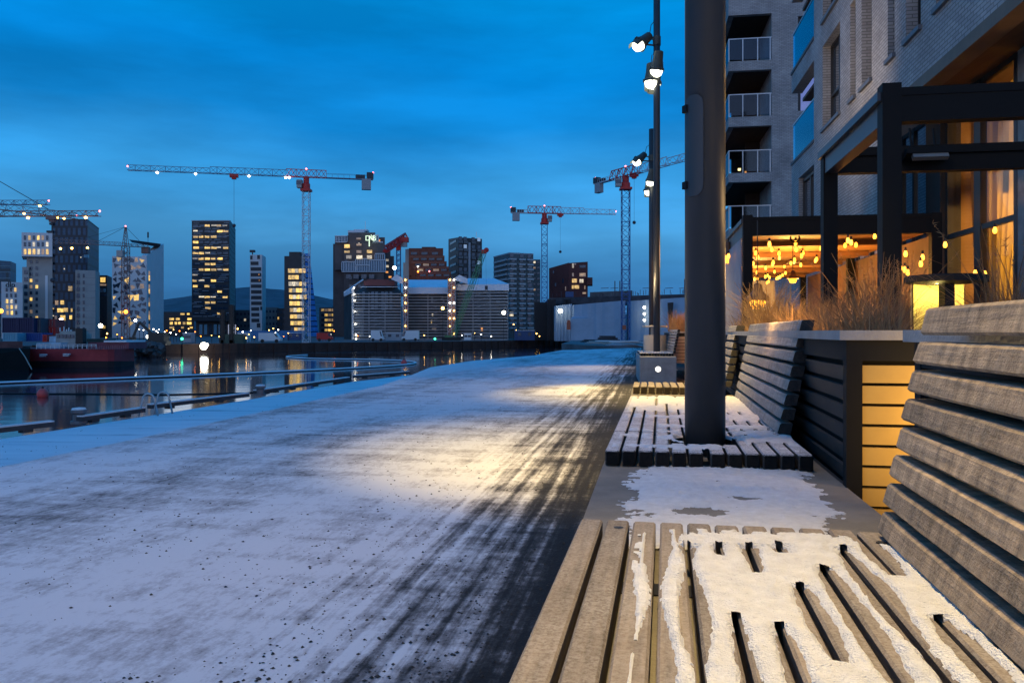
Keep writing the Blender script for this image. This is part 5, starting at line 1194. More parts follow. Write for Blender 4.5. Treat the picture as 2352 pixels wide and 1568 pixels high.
bench2 = make_bench('second slatted bench with dark plank ends, pierced by the thick grey pole', b2o, sl2, [(0, .585), (.598, 2.62)], seatwood_far, (.56, 2.6), backwood_far, bshift=.03, extra_gap=True, cut=(.375, .36, .1))
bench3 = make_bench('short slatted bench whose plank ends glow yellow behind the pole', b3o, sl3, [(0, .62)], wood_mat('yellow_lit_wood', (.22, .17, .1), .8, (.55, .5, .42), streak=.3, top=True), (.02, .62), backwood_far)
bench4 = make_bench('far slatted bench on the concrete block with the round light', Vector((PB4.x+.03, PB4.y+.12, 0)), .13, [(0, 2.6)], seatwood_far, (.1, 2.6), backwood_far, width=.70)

# snow on the near bench
def near_snow(x, y):
    g, k = gapdist(x); n1 = fbm(x*7+3, y*4, 1.3, 3); n2 = fbm(x*30, y*26, 4.1, 3); px = x/Wd; q = -y
    edge = .075+.05*max(0, (.36-px)/.36)+.02*n1+(.09*max(0, px-.72)/.28)
    far = min(1, max(-1, (q-edge)/.05))
    band = math.exp(-((q-.16-.02*math.sin(px*7))/.06)**2)*min(1, max(0, (px-.27)/.06))*min(1, max(0, (.84-px)/.08))
    core = 1.0 if px > .26 else .45
    # oval openings along every gap, each with its own rhythm
    ph = fbm(k*7.3, 2.2, 1, 1)*3; s1 = math.sin(q*(9.5+2.5*math.sin(k*2.1))+ph+k*1.9)
    hw = {1: .024, 2: .021, 3: .019, 4: .016, 5: .0105, 6: .012, 7: .0125, 8: .015, 9: .0165, 10: .017, 11: .013}[k]
    wid = hw*(1.12+.6*s1)+.004*n1; closed = (k in (5, 6, 7, 8, 10, 11)) and s1 < -.35
    v = .5*core*(far+.2)+.28*n1+.18*n2+band*.9
    if not closed and not (band > .55): v = min(v, (g-wid)*70+.3*n2)
    if px < .2: v -= .25+(.2-px)*3
    v = min(v, (q-edge+.02*n2+.02)*30)
    if g < .0058 and not closed and band < .75: v = -1
    if px > .98 or px < .02: v -= 1
    return min(.011, .0095*min(1, v)**.7)*(1+.35*n2+.25*fbm(x*90, y*90, 2, 2)) if v > 0 else v*.012
snow_field('snow', bench1, .02, Wd-.015, -1.15, -.015, .0036, ZS+.0012, near_snow, snowm, lambda x: gapdist(x)[0])
tag(bench1.children[-1], kind=None)
# snow on the second bench
def far_snow(x, y):
    g, k = gapdist(x+.008 if x < .375 else x-.008); n1 = fbm(x*5+1, y*4, 7.7); n2 = fbm(x*22, y*18, 1.1, 3); px = x/Wd
    v = -.25+.5*n1+.25*n2
    for (c, w_, a0, a1) in [(.12, .06, .06, .55), (.42, .07, .08, .98), (.62, .05, .1, .98), (.82, .06, .3, .98), (1.25, .1, .0, 1), (1.75, .25, .05, 1), (2.3, .3, 0, 1)]:
        if a0-.05 < px < a1+.05: v += 1.0*math.exp(-((y-c-.02*math.sin(px*14))/w_)**2)
    if px > .72: v += .5
    v -= .75*max(0, .35+1.6*fbm(k*2.9, y*3, 5.5, 2))*math.exp(-(g/.011)**2)
    if (x-.375)**2+(y-.36)**2 < .0145: v -= 3
    if .59 < y < .602: v -= .9
    if px < .02 or px > .98 or y < .02: v -= 1
    return min(.022, .014*max(0, v-.3)**.6)*(1+.2*n2) if v > .3 else (v-.3)*.02
snow_field('snow', bench2, .01, Wd-.01, 0, 2.6, .006, ZS+.0012, far_snow, snowm, lambda x: gapdist(x+.008 if x < .375 else x-.008)[0])

# concrete plinth below the row, and the free block
def off(o, sl, x, y):
    a = math.atan(sl); return (o.x+x*math.cos(a)+y*math.sin(a), o.y-x*math.sin(a)+y*math.cos(a))
plm = M('plinth_concrete', (.2, .185, .16), .85, var=.25, scale=7, bump=.35, bscale=90)
le = [off(b1o, sl1, -.018, -2.6), off(b1o, sl1, -.018, 0), off(b2o, sl2, -.018, 0), off(b2o, sl2, -.018, 2.65), off(b3o, sl3, -.018, .7)]
ri = [off(b3o, sl3, Wd+.04, .7), off(b2o, sl2, Wd+.05, 2.65), off(b2o, sl2, Wd+.05, 0), off(b1o, sl1, Wd+.05, 0), off(b1o, sl1, Wd+.05, -2.6)]
root = thing('bench_plinth', 'long concrete plinth carrying the three near benches, snow on its bare stretch', 'plinth', (le[1][0], le[1][1], 0))
b = MB(); b.prism(le+ri, 0, PLZ); b.build('block', plm, root)
lipb = MB()
def plinth_snow(x, y):
    n1 = fbm(x*5, y*5, 3.3); n2 = fbm(x*24, y*24, 8, 4); e = min(x-.08, .74-.11*(1-y)-x)
    v = .0+min(.9, e*7)+.5*n1+.35*n2+.2*fbm(x*60, y*60, 3, 2)-.9*math.exp(-(((x-.3)/.13)**2+((y-.42)/.07)**2))-.7*math.exp(-(((x-.45)/.16)**2+((y-.62)/.03)**2))-.5*math.exp(-(((x-.2)/.1)**2+((y-.2)/.06)**2))-.6*math.exp(-(((x-.38)/.12)**2+((y-.88)/.05)**2))
    v += .5*math.exp(-(((x-.16)/.14)**2+((y-.75)/.1)**2))+.5*math.exp(-(((x-.42)/.22)**2+((y-.74)/.03)**2))
    return min(.03, .008*max(0, v-.25)**.8+.016*max(0, v-1.1))*(1+.2*n2) if v > .25 else (v-.25)*.02
fr_ = thing('snow_patch', 'melting patch of snow on the bare concrete between the two nearest benches', 'snow patch', (b1o.x, b1o.y, 0), -math.atan(sl1))
snow_field('snow', fr_, .0, .8, -.02, 1.16, .0045, PLZ+.0015, plinth_snow, snowm)
a4 = math.atan(.13)
root = thing('light_block', 'free standing concrete block with a round white light in its end face', 'plinth', (PB4.x, PB4.y, 0), -a4)
b = MB(); b.box(0, .75, 0, 3.2, 0, PLZ-.02); b.hexa([(.0, 0, PLZ-.02), (.75, 0, PLZ-.02), (.75, 3.2, PLZ-.02), (0, 3.2, PLZ-.02), (.015, .015, PLZ), (.735, .015, PLZ), (.735, 3.185, PLZ), (.015, 3.185, PLZ)]); b.build('block', M('grey_block', (.3, .3, .3), .8, var=.25, scale=5, bump=.2), root, world=False)
b = MB(); b.lathe([(.001, -.012), (.05, -.012), (.056, 0), (.056, .03)], (.375, 0, .32), 20, Matrix.Rotation(R(-90), 4, 'X')); b.build('round_light', E('round_light', lin(255, 250, 235), 3), root, world=False)

# ================================================================ POLES WITH FLOODLIGHTS
def floodlight(parent, p, aim, s=1.0, lensm=None, armto=None):
    """conical housing with visor rim, glowing lens, fork and cable; all parts of the street lamp"""
    p = Vector(p); d = (Vector(aim)-p).normalized(); rot = d.to_track_quat('Z', 'Y').to_matrix().to_4x4()
    b = MB(); b.lathe([(.001, -.26), (.07, -.26), (.1, -.24), (.115, -.08), (.115, -.06), (.15, .1), (.17, .12), (.17, .17), (.15, .17), (.14, .12), (.001, .1)], p, 18, rot @ Matrix.Scale(s, 4))
    for a in (0, 1.57, 3.14, 4.71): b.bar(p+rot @ Vector((.168*s*math.cos(a), .168*s*math.sin(a), .11*s)), p+rot @ Vector((.168*s*math.cos(a), .168*s*math.sin(a), .18*s)), .02*s)
    h = b.build('floodlight', floodm, parent)
    # visor: half hood above the lens
    b = MB(); b.lathe([(.155, .17), (.15, .36)], p, 14, rot @ Matrix.Scale(s, 4), math.pi*.1, math.pi*.9); b.build('visor', floodm, h)
    b = MB(); b.lathe([(.14, .12), (.141, .2), (.12, .27), (.07, .31), (.001, .325)], p, 16, rot @ Matrix.Scale(s, 4)); b.build('lens', lensm or lens_w, h, smooth=True)
    if armto is not None:
        q = Vector(armto); b = MB(); b.bar(p-d*.1*s+Vector((0, 0, .05)), q+Vector((0, 0, .05)), .022*s); b.bar(p-d*.02*s-Vector((0, 0, .08)), q-Vector((0, 0, .08)), .022*s); b.build('fork', floodm, h)
        b = MB(); mid = (p-d*.25*s).lerp(q+Vector((0, 0, .5)), .4)+Vector((0, 0, .1)); b.tube([p-d*.25*s, mid, q+Vector((0, 0, .45)), q+Vector((0, 0, .5))], .009, 5); b.build('cable', blackmetal, h)
floodm = M('floodlight_grey', (.07, .08, .07), .5, var=.15)
lens_w = E('flood_lens', lin(255, 252, 225), 5)
def street_lamp(label, x, y, top, rad, base, heads, rad2=None):
    root = thing('street_lamp', label, 'street lamp', (x, y, 0), group='tall lamp poles along the promenade')
    b = MB(); b.bar((x, y, base), (x, y, top), rad, 28, rad2 or rad); o = b.build('pole', polepaint, root)
    for f in o.data.polygons: f.use_smooth = len(f.vertices) == 4
    for (hz, ang, aim, arm) in heads:
        dv = Vector((math.cos(ang), math.sin(ang), 0)); p = Vector((x, y, hz))+dv*(rad+arm)
        b = MB(); b.lathe([(rad+.002, -.1), (rad+.016, -.1), (rad+.016, .1), (rad+.002, .1)], (x, y, hz+.02), 20); b.build('clamp', floodm, root)
        floodlight(root, p, aim(p), 1.0, None, Vector((x, y, hz))+dv*rad)
    return root
D3 = lambda a, b_, c: (lambda p: p+Vector((a, b_, c)))
pole1 = Vector((XU(1622, 3.33), 3.35, 0)); r1 = 46/F*3.33
lamp1 = street_lamp('thick dark grey pole rising through the second bench, with a hatch cover', pole1.x, pole1.y, 8.6, r1, .3, [(7.4, R(180), D3(-.5, .5, -.6), .25), (6.9, R(80), D3(.1, .9, -.8), .25), (7.0, R(-90), D3(-.2, -.6, -.8), .25)])
# hatch cover on the pole: rounded plate following the curve
hz0, hz1 = ZV(450, 3.28), ZV(217, 3.28)
b = MB(); n = 12; A0, A1 = R(196), R(252); vs = []; rows_ = 24
for j in range(rows_+1):
    f = j/rows_; z = hz0+(hz1-hz0)*f; e = min(f, 1-f)*(hz1-hz0); k = math.sqrt(max(0, 1-(1-min(1, e/.05))**2)); am, ah = (A0+A1)/2, (A1-A0)/2*(.45+.55*k)
    for i in range(n+1): a = am-ah+2*ah*i/n; rr = r1+.009; vs.append((pole1.x+rr*math.cos(a), pole1.y+rr*math.sin(a), z))
m_ = len(vs); vs += [(pole1.x+(v[0]-pole1.x)*(r1-.004)/(r1+.009), pole1.y+(v[1]-pole1.y)*(r1-.004)/(r1+.009), v[2]) for v in vs]
fs = [(j*(n+1)+i, j*(n+1)+i+1, (j+1)*(n+1)+i+1, (j+1)*(n+1)+i) for j in range(rows_) for i in range(n)]
for j in range(rows_):
    for i in (0, n): a, c = j*(n+1)+i, (j+1)*(n+1)+i; fs.append((a, c, c+m_, a+m_))
fs += [(i, i+1, i+1+m_, i+m_) for i in range(n)]+[(rows_*(n+1)+i, rows_*(n+1)+i+1, rows_*(n+1)+i+1+m_, rows_*(n+1)+i+m_) for i in range(n)]
b.add(vs, fs); hatch = b.build('hatch', polepaint, lamp1)
for z in (hz0+.05, hz1-.05): b = MB(); a = A0+.05; b.obox((pole1.x+(r1+.008)*math.cos(a), pole1.y+(r1+.008)*math.sin(a), z), .02, .03, .03, a); b.build('hinge', charcoal, hatch)
P2 = Vector((XU(1508.5, 18.3), 18.3, 0))
street_lamp('second lamp pole with three lit floodlights standing on the far block', P2.x, P2.y, 10.5, .076, PLZ, [(ZV(97, 18.3), R(190), D3(-.75, -.5, -.75), .25), (ZV(150, 18.3), R(265), D3(-.1, .25, -1), .1), (ZV(172, 18.3), R(95), D3(-.06, .05, -1), .1), (ZV(172, 18.3), R(185), D3(0, .0, -1), .06)])
P3 = Vector((XU(1497, 26.5), 26.5, 0))
street_lamp('third lamp pole with lit floodlights just behind the second one', P3.x, P3.y, ZV(297, 26.5), .095, 0, [(ZV(365, 26.5), R(190), D3(-.75, -.4, -.75), .3), (ZV(408, 26.5), R(255), D3(-.1, .2, -1), .12), (ZV(425, 26.5), R(110), D3(0, .05, -1), .1)])

# ================================================================ PLANTERS
ledgem = M('ledge_stone', (.34, .33, .32), .8, var=.2, scale=9, bump=.3, bscale=80)
slatm = M('planter_slat', (.026, .0265, .027), .6, var=.25, scale=6)
slaty = M('yellow_slat', (.55, .36, .1), .6, var=.12, scale=5)
def planter(label, ox, oy, slope, length, width, panel=None, z0=.46, top=1.105, slats=8, legs=True):
    """origin = near left corner; local y along the row, x to the right"""
    root = thing('planter', label, 'planter', (ox, oy, 0), -math.atan(slope), 'slatted planters along the terrace')
    b = MB(); t = .05
    for (xx, yy) in [(0, 0), (width-t, 0), (0, length-t), (width-t, length-t)]: b.box(xx, xx+t, yy, yy+t, 0, top-.032)
    b.box(t, width-t, 0.002, t-.004, top-.1, top-.033); b.box(0.002, t-.004, t, length-t, top-.1, top-.033); b.box(t, width-t, length-t, length-.002, top-.1, top-.033)
    b.build('frame', charcoal, root, world=False)
    hh = (top-.105-z0)/slats; b = MB()
    for k in range(slats):
        z = z0+hh*k
        b.add([(.022, t, z), (.008, t, z+hh*.78), (.022, t, z+hh*.8), (.036, t, z), (.022, length-t, z), (.008, length-t, z+hh*.78), (.022, length-t, z+hh*.8), (.036, length-t, z)], [(0, 1, 2, 3), (7, 6, 5, 4), (0, 4, 5, 1), (1, 5, 6, 2), (2, 6, 7, 3), (3, 7, 4, 0)])
    b.build('side_panel', slatm, root, world=False)
    b = MB()
    for k in range(slats): z = z0+hh*k; b.box(t, width-t, .012, .032, z, z+hh*.85)
    b.build('end_panel', panel or slatm, root, world=False)
    b = MB(); b.box(t*.9, width-t*.9, t*.9, length-t*.9, z0, top-.06); b.build('soil_box', M('box_dark', (.015, .014, .012), .9, var=0), root, world=False)
    b = MB(); n = max(1, int(length/1.2))
    for k in range(n): b.box(-.025, width+.025, -.02+(length+.04)*k/n, -.02+(length+.04)*(k+1)/n-.003, top-.032, top)
    b.build('ledge', ledgem, root, world=False)
    return root
slp = .19
planter('long planter behind the second bench with a yellow lit slatted end', 1.1, 2.62, slp, 5.6, 1.0, slaty)
planter('near planter behind the nearest bench backrest, grey stone ledge', 1.095-.19*2.4+.0, -.22, slp, 2.42, 1.0)
PC = at(1541, 762, 19.2); planter('far planter beside the bench block with pale slats in its end', PC.x, 19.2, .15, 4.0, 1.2, M('pale_slat', (.36, .3, .25), .6, var=.1), z0=.35, slats=8)

# ================================================================ DRY GRASSES
grm = M('dry_grass', (.26, .15, .065), .8, var=.4, scale=7, coord='Object')
grm2 = M('red_brown_stems', (.14, .075, .04), .85, var=.4, scale=7)
def grass(name, kind, region, n, hmin, hmax, m, seed, wid=.0035, spread=.55, plume=0, loc=None):
    g = random.Random(seed); b = MB(); (ox, oy, sl, w0, w1, l0, l1, zb) = region; a = math.atan(sl)
    for _ in range(n):
        x, y = g.uniform(w0, w1), g.uniform(l0, l1)
        px, py = ox+x*math.cos(a)+y*math.sin(a), oy-x*math.sin(a)+y*math.cos(a)
        if 2070 < U0+F*px/max(py, .1) < 2262 and py < 4.35: continue
        h = g.uniform(hmin, hmax)*(.75+.5*(.5+fbm(px*1.3, py*.9, 3))); th = g.uniform(0, 6.28); lean = spread*g.random()**1.3; bend = g.uniform(.2, .9)*lean
        dv = Vector((math.cos(th), math.sin(th), 0)); sd = Vector((-dv.y, dv.x, 0))
        view = Vector((px, py, 0)).normalized(); sd = Vector((view.y, -view.x, 0))*.8+sd*.2
        pts = []; K = 4
        for k in range(K+1):
            f = k/K; pts.append(Vector((px, py, zb))+dv*(h*(lean*f+bend*f*f*f))+Vector((0, 0, h*(f-.35*bend*f*f*f))))
        w_ = wid*g.uniform(.6, 1.4); vs = []
        for k, p in enumerate(pts): ww = w_*(1-.75*k/K); vs += [p-sd*ww, p+sd*ww]
        b.add(vs, [(2*k, 2*k+1, 2*k+3, 2*k+2) for k in range(K)])
        if plume and g.random() < plume:
            for q in range(16):
                c = pts[-1].lerp(pts[-2], q/20); e = c+Vector((g.uniform(-.02, .02), g.uniform(-.02, .02), g.uniform(-.005, .028))); s2 = Vector((g.uniform(-.005, .005), 0, .003)); b.add([c, c+s2, e], [(0, 1, 2)])
    return b.build(name, m), kind
GA = (1.1, 2.62, slp, .08, .95, .1, 5.4, 1.03)
o, _ = grass('dry_grass', 'stuff', GA, 9000, .07, .24, grm, 1, .0018, .9); tag(o, kind='stuff')
o, _ = grass('stem_thicket', 'stuff', (1.1, 2.62, slp, .2, 1.0, .05, 5.4, 1.03), 13000, .08, .3, grm2, 2, .0012, 1.2); tag(o, kind='stuff')
def tuft(label, x, y, z, n, h, seed, m=grm, plume=.0, spread=.7, wid=.003, rad=.12):
    g, _ = grass('grass_tuft', '', (x, y, 0, -rad, rad, -rad, rad, z), n, h*.6, h, m, seed, wid, spread, plume); tag(g, label, 'grass', 'taller grass tufts in the planters')
p = at(1770, 700, 5.4); tuft('fountain shaped golden grass tuft above the end of the second backrest', p.x, p.y, 1.03, 320, .42, 11, M('golden_grass', (.34, .2, .08), .8, var=.3, scale=9))
p = at(2030, 640, 4.6); tuft('tall tuft with feathery plumes before the near pergola post', p.x, p.y, 1.03, 110, .5, 12, grm, .5, .5)
p = at(2290, 620, 3.2); tuft('tuft of pale arching stems at the right frame edge by the curtain', p.x, p.y, 1.03, 90, .5, 13, grm, .15, .8, .003)
p = at(1930, 640, 5.2); tuft('tuft of thin upright stems between the two pergola posts', p.x, p.y, 1.03, 110, .4, 14, grm2, .2, .5, .003)
o, _ = grass('dry_grass', 'stuff', (PC.x, 19.2, .15, .1, 1.1, .2, 3.9, 1.03), 1500, .2, .55, M('golden_grass', (.34, .2, .08), .8), 5, .007); tag(o, kind='stuff')

# ================================================================ MUSHROOM LAMPS
yl = M('lamp_reflector', (.62, .5, .2), .55, var=.06)
def mushroom(label, x, y, z0, zt, w_, capr, face, m, post=True):
    root = thing('bollard_lamp', label, 'lamp', (x, y, z0), face); H = zt-z0
    b = MB(); b.lathe([(w_, 0), (w_, H*.95)], (0, 0, 0), 20, None, R(20), R(160)); b.lathe([(w_-.008, H*.955), (w_-.008, 0)], (0, 0, 0), 20, None, R(20), R(160)); b.lathe([(w_, H*.955), (w_-.008, H*.955)], (0, 0, 0), 20, None, R(20), R(160)); b.build('reflector', m, root, world=False)
    b = MB(); b.box(-.028, .028, -w_*.2, -w_*.2+.05, 0, H-.02); b.build('post', charcoal, root, world=False)
    b = MB(); b.lathe([(.001, H-.035), (capr*.5, H-.045), (capr, H-.035), (capr, H-.008), (capr*.96, H), (.001, H+.01)], (0, 0, 0), 28); b.build('cap', charcoal, root, world=False)
    b = MB(); b.lathe([(.001, H-.052), (.06, H-.052), (.06, H-.046), (.001, H-.046)], (0, w_*.3, .012), 14); b.build('lamp_disc', E('bollard_glow', lin(255, 240, 150), 12), root, world=False)
    return root
ml = at(2172, 762, 4.2); mushroom('mushroom lamp with glowing yellow reflector behind the near planter', ml.x, ml.y, .9, ZV(642, 4.2)+.02, .165, .2, R(8), yl)
fl = at(1504, 745, 19.0)
root = thing('bollard_lamp', 'broad pale drum lamp with a flat cap on the far bench block', 'lamp', (fl.x, fl.y+.0, ZS))
dr = M('drum_beige', (.5, .42, .32), .6, var=.1); Hh = ZV(747, 19.0)-ZS
b = MB(); b.lathe([(.001, 0), (.27, 0), (.27, Hh*.62), (.25, Hh*.62), (.25, .02)], (0, 0, 0), 26); b.build('drum', dr, root, world=False)
b = MB(); b.lathe([(.1, Hh*.5), (.1, Hh-.05)], (0, 0, 0), 16); b.build('neck', dr, root, world=False)
b = MB(); b.lathe([(.001, Hh-.05), (.29, Hh-.05), (.3, Hh-.03), (.3, Hh-.01), (.001, Hh)], (0, 0, 0), 26); b.build('cap', dr, root, world=False)
# ================================================================ RIGHT HAND BUILDING
brick = brick_mat('grey_brick', (.44, .41, .39), (.33, .31, .3), (.2, .19, .18))
brown_trim = M('bronze_frame', (.03, .027, .025), .45, var=.1)
soffitm = M('dark_wood_soffit', (.1, .055, .03), .6, var=.3, scale=2, stretch=(8, .6, 8))
interior_dark = M('dark_interior', (.03, .022, .017), .8, var=.3, scale=.6)
KX, KS = 5.44, .1525; ln_ = math.hypot(1, KS); FT = Vector((KS/ln_, 1/ln_, 0)); FN = Vector((-1/ln_, KS/ln_, 0))
def fdep(u, o=0.0):  # depth of facade plane (pushed back by o metres) at column u
    return (KX+o*ln_)/((u-U0)/F-KS)
def fpt(d, o, z): return Vector((KX+KS*d, d, z))+FN*o
class FB(MB):
    def fb(s, d0, d1, o0, o1, z0, z1):   # block on the facade: depth range, outward range, height range
        a, c = fpt(d0, o0, 0), fpt(d1, o0, 0); e, f = fpt(d1, o1, 0), fpt(d0, o1, 0)
        zz = lambda p, z: Vector((p.x, p.y, z))
        s.hexa([zz(a, z0), zz(c, z0), zz(e, z0), zz(f, z0), zz(a, z1), zz(c, z1), zz(e, z1), zz(f, z1)])
fac = thing('apartment_building', 'grey brick apartment building with slit windows along the right side', 'building', fpt(24, 0, 0))
d_in, d_bal, d_near = 27.4, 24.0, 3.0
FL = [5.9+1.1-.1, 10.0, 13.1]        # floor levels
SILL = [6.9, 10.0, 13.1]; TOPS = [9.28, 12.4, 15.4]
wins = [[(1889.5, 1929.3), (1953, 1965), (1979, 2002), (2039, 2055), (2081, 2115), (2150, 2188), (2260, 2290)],
        [(1890, 1928), (1953, 1965), (1979, 2002), (2039, 2055), (2081, 2115), (2150, 2188), (2260, 2290)], [(1890, 1928), (1979, 2002), (2081, 2115)]]
wb = FB()
wb.fb(d_near, d_bal, -.35, 0, 5.9, SILL[0])
for r in range(3):
    nz = SILL[r+1] if r < 2 else 18
    wb.fb(d_near, d_bal, -.35, 0, TOPS[r], nz)
    dl = d_bal
    for (ua, ub) in wins[r]:
        da, db = fdep(ua), fdep(ub)
        wb.fb(da, dl, -.35, 0, SILL[r], TOPS[r]); dl = db
    wb.fb(d_near, dl, -.35, 0, SILL[r], TOPS[r])
# brick below the balconies and the lower storey wall
wb.fb(15.3, d_in, -.35, 0, 5.95-.05+.02, 5.9) if False else None
for z0, z1 in [(6.15, 6.9), (9.28, 10.0), (12.4, 13.1)]: wb.fb(d_bal+.002, d_in, -.35, -.003, z0, z1)
wb.fb(d_bal, d_in, -.4, -.36, 3.0, 3.1) if False else None
wb.build('wall', brick, fac)
# lower storey wall with window openings (d from 15.2 up)
low = FB()
lowins = [(1834, 1869, 3.6, 6.1), (1930, 1975, 1.4, 3.6), (1983, 2008, 1.4, 3.6)]
dl = d_in
for (ua, ub, z0, z1) in lowins:
    da, db = fdep(ua), fdep(ub); low.fb(da, dl, -.35, -.004, 0, 5.9 if z1 < 6 else 6.15); low.fb(db, da, -.35, -.004, 0, z0); 
    if z1 < 5.9: low.fb(db, da, -.35, -.004, z1, 5.9)
    dl = db
low.fb(17.6, dl, -.35, -.004, 0, 5.9)
low.build('lower_wall', brick, fac)
glassm = M('window_glass', (.4, .47, .55), .04, metal=.9, var=.06, scale=.5)
for (ua, ub, z0, z1) in lowins:
    da, db = fdep(ua), fdep(ub); fr = FB()
    for (x0, x1) in ((db, db+.08), (da-.08, da), ((da+db)/2-.04, (da+db)/2+.04)): fr.fb(x0, x1, -.24, -.14, z0, z1)
    fr.fb(db+.08, da-.08, -.24, -.14, z0, z0+.09); fr.fb(db+.08, da-.08, -.24, -.14, z1-.09, z1); wo = fr.build('window', brown_trim, fac)
    g = FB(); g.fb(db+.05, da-.05, -.22, -.2, z0+.05, z1-.05); g.build('pane', glassm, wo)
for r in range(3):
    for i, (ua, ub) in enumerate(wins[r]):
        da, db = fdep(ua), fdep(ub); z0, z1 = SILL[r], TOPS[r]; fr = FB(); t_ = .07
        for (x0, x1) in ((db, db+t_), (da-t_, da)): fr.fb(x0, x1, -.33, -.22, z0, z1)
        fr.fb(db+t_, da-t_, -.33, -.22, z0, z0+t_); fr.fb(db+t_, da-t_, -.33, -.22, z1-t_, z1)
        if i == 0: fr.fb((da+db)/2-.04, (da+db)/2+.04, -.33, -.22, z0, z1); fr.fb(db+t_, da-t_, -.33, -.22, z0+.9, z0+.98)
        wo = fr.build('window', brown_trim, fac)
        g = FB(); g.fb(db+.04, da-.04, -.3, -.285, z0+.04, z1-.04); g.build('pane', glassm if i == 0 else M('deep_glass', (.03, .035, .045), .06, metal=.2, var=.2), wo)
        s_ = FB(); s_.fb(db-.06, da+.06, -.3, .07, z0-.09, z0-.002); s_.build('sill', M('sill_grey', (.12, .125, .14), .5, var=.1), wo)
# recessed corner balconies at the far end
balglass = bpy.data.materials.new('balcony_glass'); t, N, L = nt(balglass)
N.remove(N['Principled BSDF']); tr_ = N.new('ShaderNodeBsdfTransparent'); tr_.inputs[0].default_value = (.8, .9, .95, 1); gl_ = N.new('ShaderNodeBsdfGlossy'); gl_.inputs[0].default_value = (.75, .85, .92, 1); gl_.inputs['Roughness'].default_value = .06
lw = N.new('ShaderNodeLayerWeight'); lw.inputs[0].default_value = .42; ms = N.new('ShaderNodeMixShader'); ad_ = N.new('ShaderNodeMath'); ad_.operation = 'ADD'; ad_.inputs[1].default_value = .02; L.new(lw.outputs['Fresnel'], ad_.inputs[0]); ad_.use_clamp = True
L.new(ad_.outputs[0], ms.inputs[0]); L.new(tr_.outputs[0], ms.inputs[1]); L.new(gl_.outputs[0], ms.inputs[2]); L.new(ms.outputs[0], N['Material Output'].inputs[0])
for r, z in enumerate((6.9, 10.0, 13.1)):
    s = FB(); s.fb(d_bal+.01, d_in, -3.0, -.36, z-.2, z); s.fb(d_bal+.01, d_in+.02, -.36, .03, z-.1, z-.004); bo = s.build('balcony', M('balcony_slab', (.1, .1, .105), .7, var=.1), fac)
    s = FB(); s.fb(d_bal+.06, d_in-.05, -.06, -.045, z+.06, z+1.25); s.fb(d_in-.06, d_in-.045, -2.4, -.06, z+.06, z+1.25); s.build('balustrade', balglass, bo)
    s = FB(); s.fb(d_bal+.05, d_in-.03, -.075, -.03, z+1.25, z+1.29); s.build('handrail', steel, bo)
s = FB(); s.fb(d_bal, d_in, -3.2, -3.0, 6.15, 18); s.fb(d_bal, d_bal+.25, -3.0, -.36, 6.15, 18); s.build('balcony_wall', soffitm, fac)
for z in (9.0, 12.1): s = FB(); s.fb(d_bal+.02, d_in, -3.0, -.36, z, z+.1); s.build('balcony_ceiling', soffitm, fac)
s = FB(); s.fb(25.5, 25.58, -.5, -.42, 6.9, 9.2); s.build('downpipe', blackmetal, fac)
# overhang soffit and recessed ground floor glazing
s = FB(); s.fb(d_near, 17.6, -7.0, -.02, 5.82, 5.9-.004); s.build('soffit', soffitm, fac)
s = FB(); s.fb(d_near, 17.6, -.3, .04, 5.68, 5.9-.002); s.build('soffit_edge', M('soffit_edge', (.16, .11, .07), .6, var=.2, scale=2), fac)
OFF = -1.0
def gd(u): return fdep(u, 1.0)
s = FB(); d0, d1 = gd(2329)-.02, gd(2329)-1.6; s.fb(d1, d0, OFF-.4, OFF+.02, 0, 5.8); s.build('column', concrete, fac)
s = FB(); s.fb(gd(2165), gd(2132), OFF-.3, OFF+.1, 0, 5.8); s.fb(gd(2064)+.02, 19.6, OFF-.3, OFF, 0, 5.8); s.build('pier', M('dark_pier', (.035, .028, .024), .7, var=.2), fac)
s = FB()
for u in (2066, 2092, 2124): s.fb(gd(u)-.05, gd(u)+.05, OFF-.1, OFF, 0, 5.8)
for z in (.1, 3.0, 5.7): s.fb(gd(2124), gd(2066), OFF-.09, OFF-.01, z, z+.09)
wo = s.build('window', brown_trim, fac); s = FB(); s.fb(gd(2124), gd(2066), OFF-.06, OFF-.045, 0, 5.7); s.build('pane', glassm, wo)
s = FB()
for u in (2167, 2236, 2322): s.fb(gd(u)-(.06 if u != 2236 else .14), gd(u)+(.06 if u != 2236 else .14), OFF-.12, OFF, 0, 5.8)
for z in (.05, 3.0, 5.72): s.fb(gd(2322), gd(2167), OFF-.1, OFF-.02, z, z+.1)
wo = s.build('lounge_window', brown_trim, fac)
clearg = bpy.data.materials.new('clear_glass'); t, N, L = nt(clearg); N.remove(N['Principled BSDF']); tr_ = N.new('ShaderNodeBsdfTransparent'); gl_ = N.new('ShaderNodeBsdfGlossy'); gl_.inputs['Roughness'].default_value = .03; ms = N.new('ShaderNodeMixShader'); ms.inputs[0].default_value = .05
L.new(tr_.outputs[0], ms.inputs[1]); L.new(gl_.outputs[0], ms.inputs[2]); L.new(ms.outputs[0], N['Material Output'].inputs[0])
s = FB(); s.fb(gd(2322), gd(2167), OFF-.06, OFF-.05, .1, 5.7); s.build('pane', clearg, wo)
